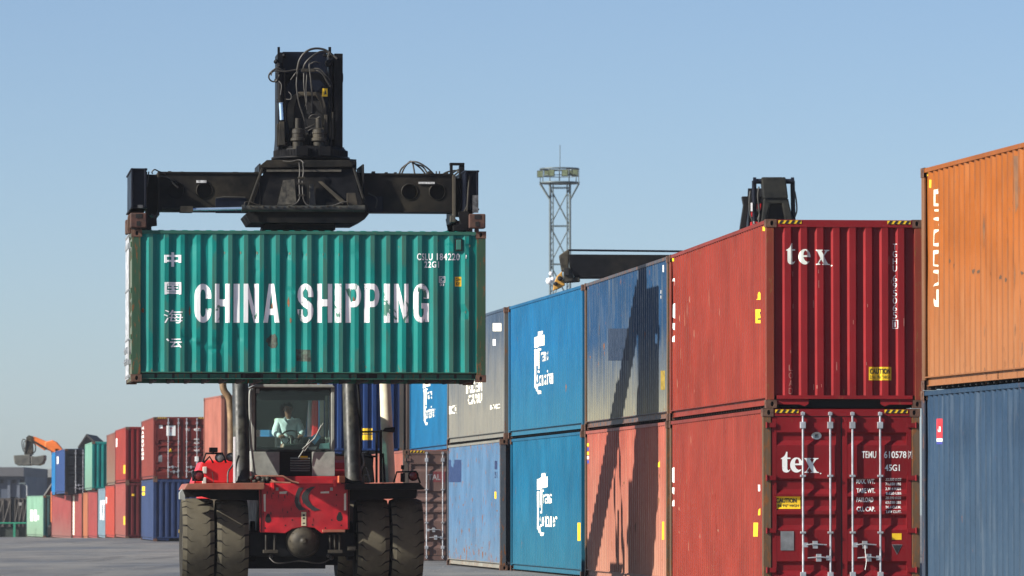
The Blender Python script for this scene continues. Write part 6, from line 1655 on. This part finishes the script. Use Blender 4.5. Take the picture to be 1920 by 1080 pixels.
WG = plain('wagon_brown_grey', (.07, .06, .055), .8, var=.4, scale=1.2)
for i, (p0, p1, lb) in enumerate(((-46, 19, 'dark rail wagon cut by the left edge of the picture'), (28, 66, 'dark brown grey rail wagon beside the mint green container'))):
    YW = 385
    r = empty('rail_wagon', Matrix.Translation((at(p0, 1000, YW).x, YW, gz(YW))), lb, 'rail wagon', 'rail wagons behind the green railing')
    wb(p0, 934, p1, 998, YW, 2.8, WG, 'body', r)
    st_ = (p1 - p0) / 5
    for k in range(6):
        wb(p0 + k * st_ - .6, 935, p0 + k * st_ + .6, 990, YW - .12, .1, plain('wagon_rib', (.11, .10, .09), .8) if 'wagon_rib' not in bpy.data.materials else bpy.data.materials['wagon_rib'], 'rib', r)
    m = MB()
    for k in range(5):
        a = r.matrix_world.inverted() @ at(p0 + k * st_, 985, YW); b = r.matrix_world.inverted() @ at(p0 + (k + 1) * st_, 940, YW); m.path([(a.x, -.08, a.z), (b.x, -.08, b.z)], .05, 4, smooth=False)
    m.build('brace', bpy.data.materials['wagon_rib'], r)
    for k in (1, 3):
        wb(p0 + k * st_, 942, p0 + k * st_ + 5, 948, YW - .14, .02, plain('pale_wagon_print', (.35, .34, .33), .7) if 'pale_wagon_print' not in bpy.data.materials else bpy.data.materials['pale_wagon_print'], 'print', r)
wbx = empty('rail_wagon', Matrix.Translation((at(18, 1000, 392).x, 392, gz(392))), 'black end of a tank wagon between the two wooden wagons', 'rail wagon', 'rail wagons behind the green railing')
wb(19, 932, 28, 998, 391, 2.5, STEELBLK, 'body', wbx)
GRN = plain('green_rail_paint', (.02, .26, .16), .5, var=.1)
r = empty('railing', Matrix.Translation((at(20, 1002, 350).x, 350, gz(350))), 'green pipe railing in front of the rail wagons at the left edge', 'railing')
m = MB(); m.path([r.matrix_world.inverted() @ at(-60, 981, 350), r.matrix_world.inverted() @ at(49, 981, 350)], .06, 6, smooth=False); m.build('rail', GRN, r)
for px in (-50, -10, 27): 
    a = r.matrix_world.inverted() @ at(px, 981, 350); m = MB(); m.box(a.x - .07, -.06, 0, a.x + .07, .06, a.z); m.build('post', GRN, r)
m = MB(); a = r.matrix_world.inverted() @ at(-60, 985, 350); b = r.matrix_world.inverted() @ at(49, 1002, 350); m.box(a.x, .2, 0, b.x, .35, a.z - .1); m.build('kickboard', plain('dark_board', (.03, .04, .035), .8), r)
def lampstand(px, pxe, top, lb):
    Y = 500; r = empty('street_lamp', Matrix.Translation((at(px, 1000, Y).x, Y, gz(Y))), lb, 'street lamp')
    i_ = r.matrix_world.inverted(); m = MB(); m.path([Vector((0, 0, 0)), i_ @ at(px, top + 3, Y), i_ @ at(px - 2, top, Y), i_ @ at(pxe, top - 3, Y)], .09, 6, smooth=False); m.build('pole', plain('lamp_pole', (.35, .37, .38), .5), r)
    m = MB(); p = i_ @ at(pxe, top - 3, Y); m.box(p.x - .3, -.15, p.z - .08, p.x + .3, .15, p.z + .06); m.build('lamp_head', GALV, r)
lampstand(51, 42, 909, 'pale bent street lamp in front of the far warehouses')
def gable(pxa, pya, pxb, pyb, pxc, pyc, Y, lb, mat, wall):
    r = empty('shed', Matrix.Translation((at(pxb, 1000, Y).x, Y, gz(Y))), lb, 'shed'); i_ = r.matrix_world.inverted()
    A, B, Cc = i_ @ at(pxa, pya, Y), i_ @ at(pxb, pyb, Y), i_ @ at(pxc, pyc, Y)
    m = MB(); m.prism([(A.x, 0), (Cc.x, 0), (Cc.x, Cc.z), (B.x, B.z), (A.x, A.z)], 1, .3, 9); m.build('wall', wall, r)
    m = MB()
    for P0, P1 in ((A, B), (B, Cc)):
        m.prism([(P0.x, P0.z), (P1.x, P1.z), (P1.x, P1.z + .16), (P0.x, P0.z + .16)], 1, 0, 9.4)
    m.build('roof', mat, r)
gable(146, 842, 162, 818, 176, 830, 372, 'dark pointed shed roof peeking over the pale green container', plain('dark_shed_roof', (.06, .055, .05), .8), plain('shed_wall', (.18, .15, .13), .8))
gable(82, 932, 99, 906, 118, 932, 366, 'small reddish shed gable between the mint green and the blue container', plain('pale_shed_roof', (.35, .34, .32), .8), plain('red_shed_wall', (.22, .08, .05), .8))

# ------------------------------------------------------------ haze
m = MB(); m.box(-905, -45, -1.6, 905, 1505, 32)
hz_m = bpy.data.materials.new('haze'); hz_m.use_nodes = True; t = hz_m.node_tree; t.nodes.clear()
o_ = N(t, 'ShaderNodeOutputMaterial'); pv = N(t, 'ShaderNodeVolumePrincipled'); pv.inputs['Color'].default_value = (.86, .90, 1.0, 1); pv.inputs['Density'].default_value = .00013; pv.inputs['Anisotropy'].default_value = .2
t.links.new(pv.outputs[0], o_.inputs['Volume'])
hzo = m.build('haze', hz_m, None); hzo['kind'] = 'stuff'
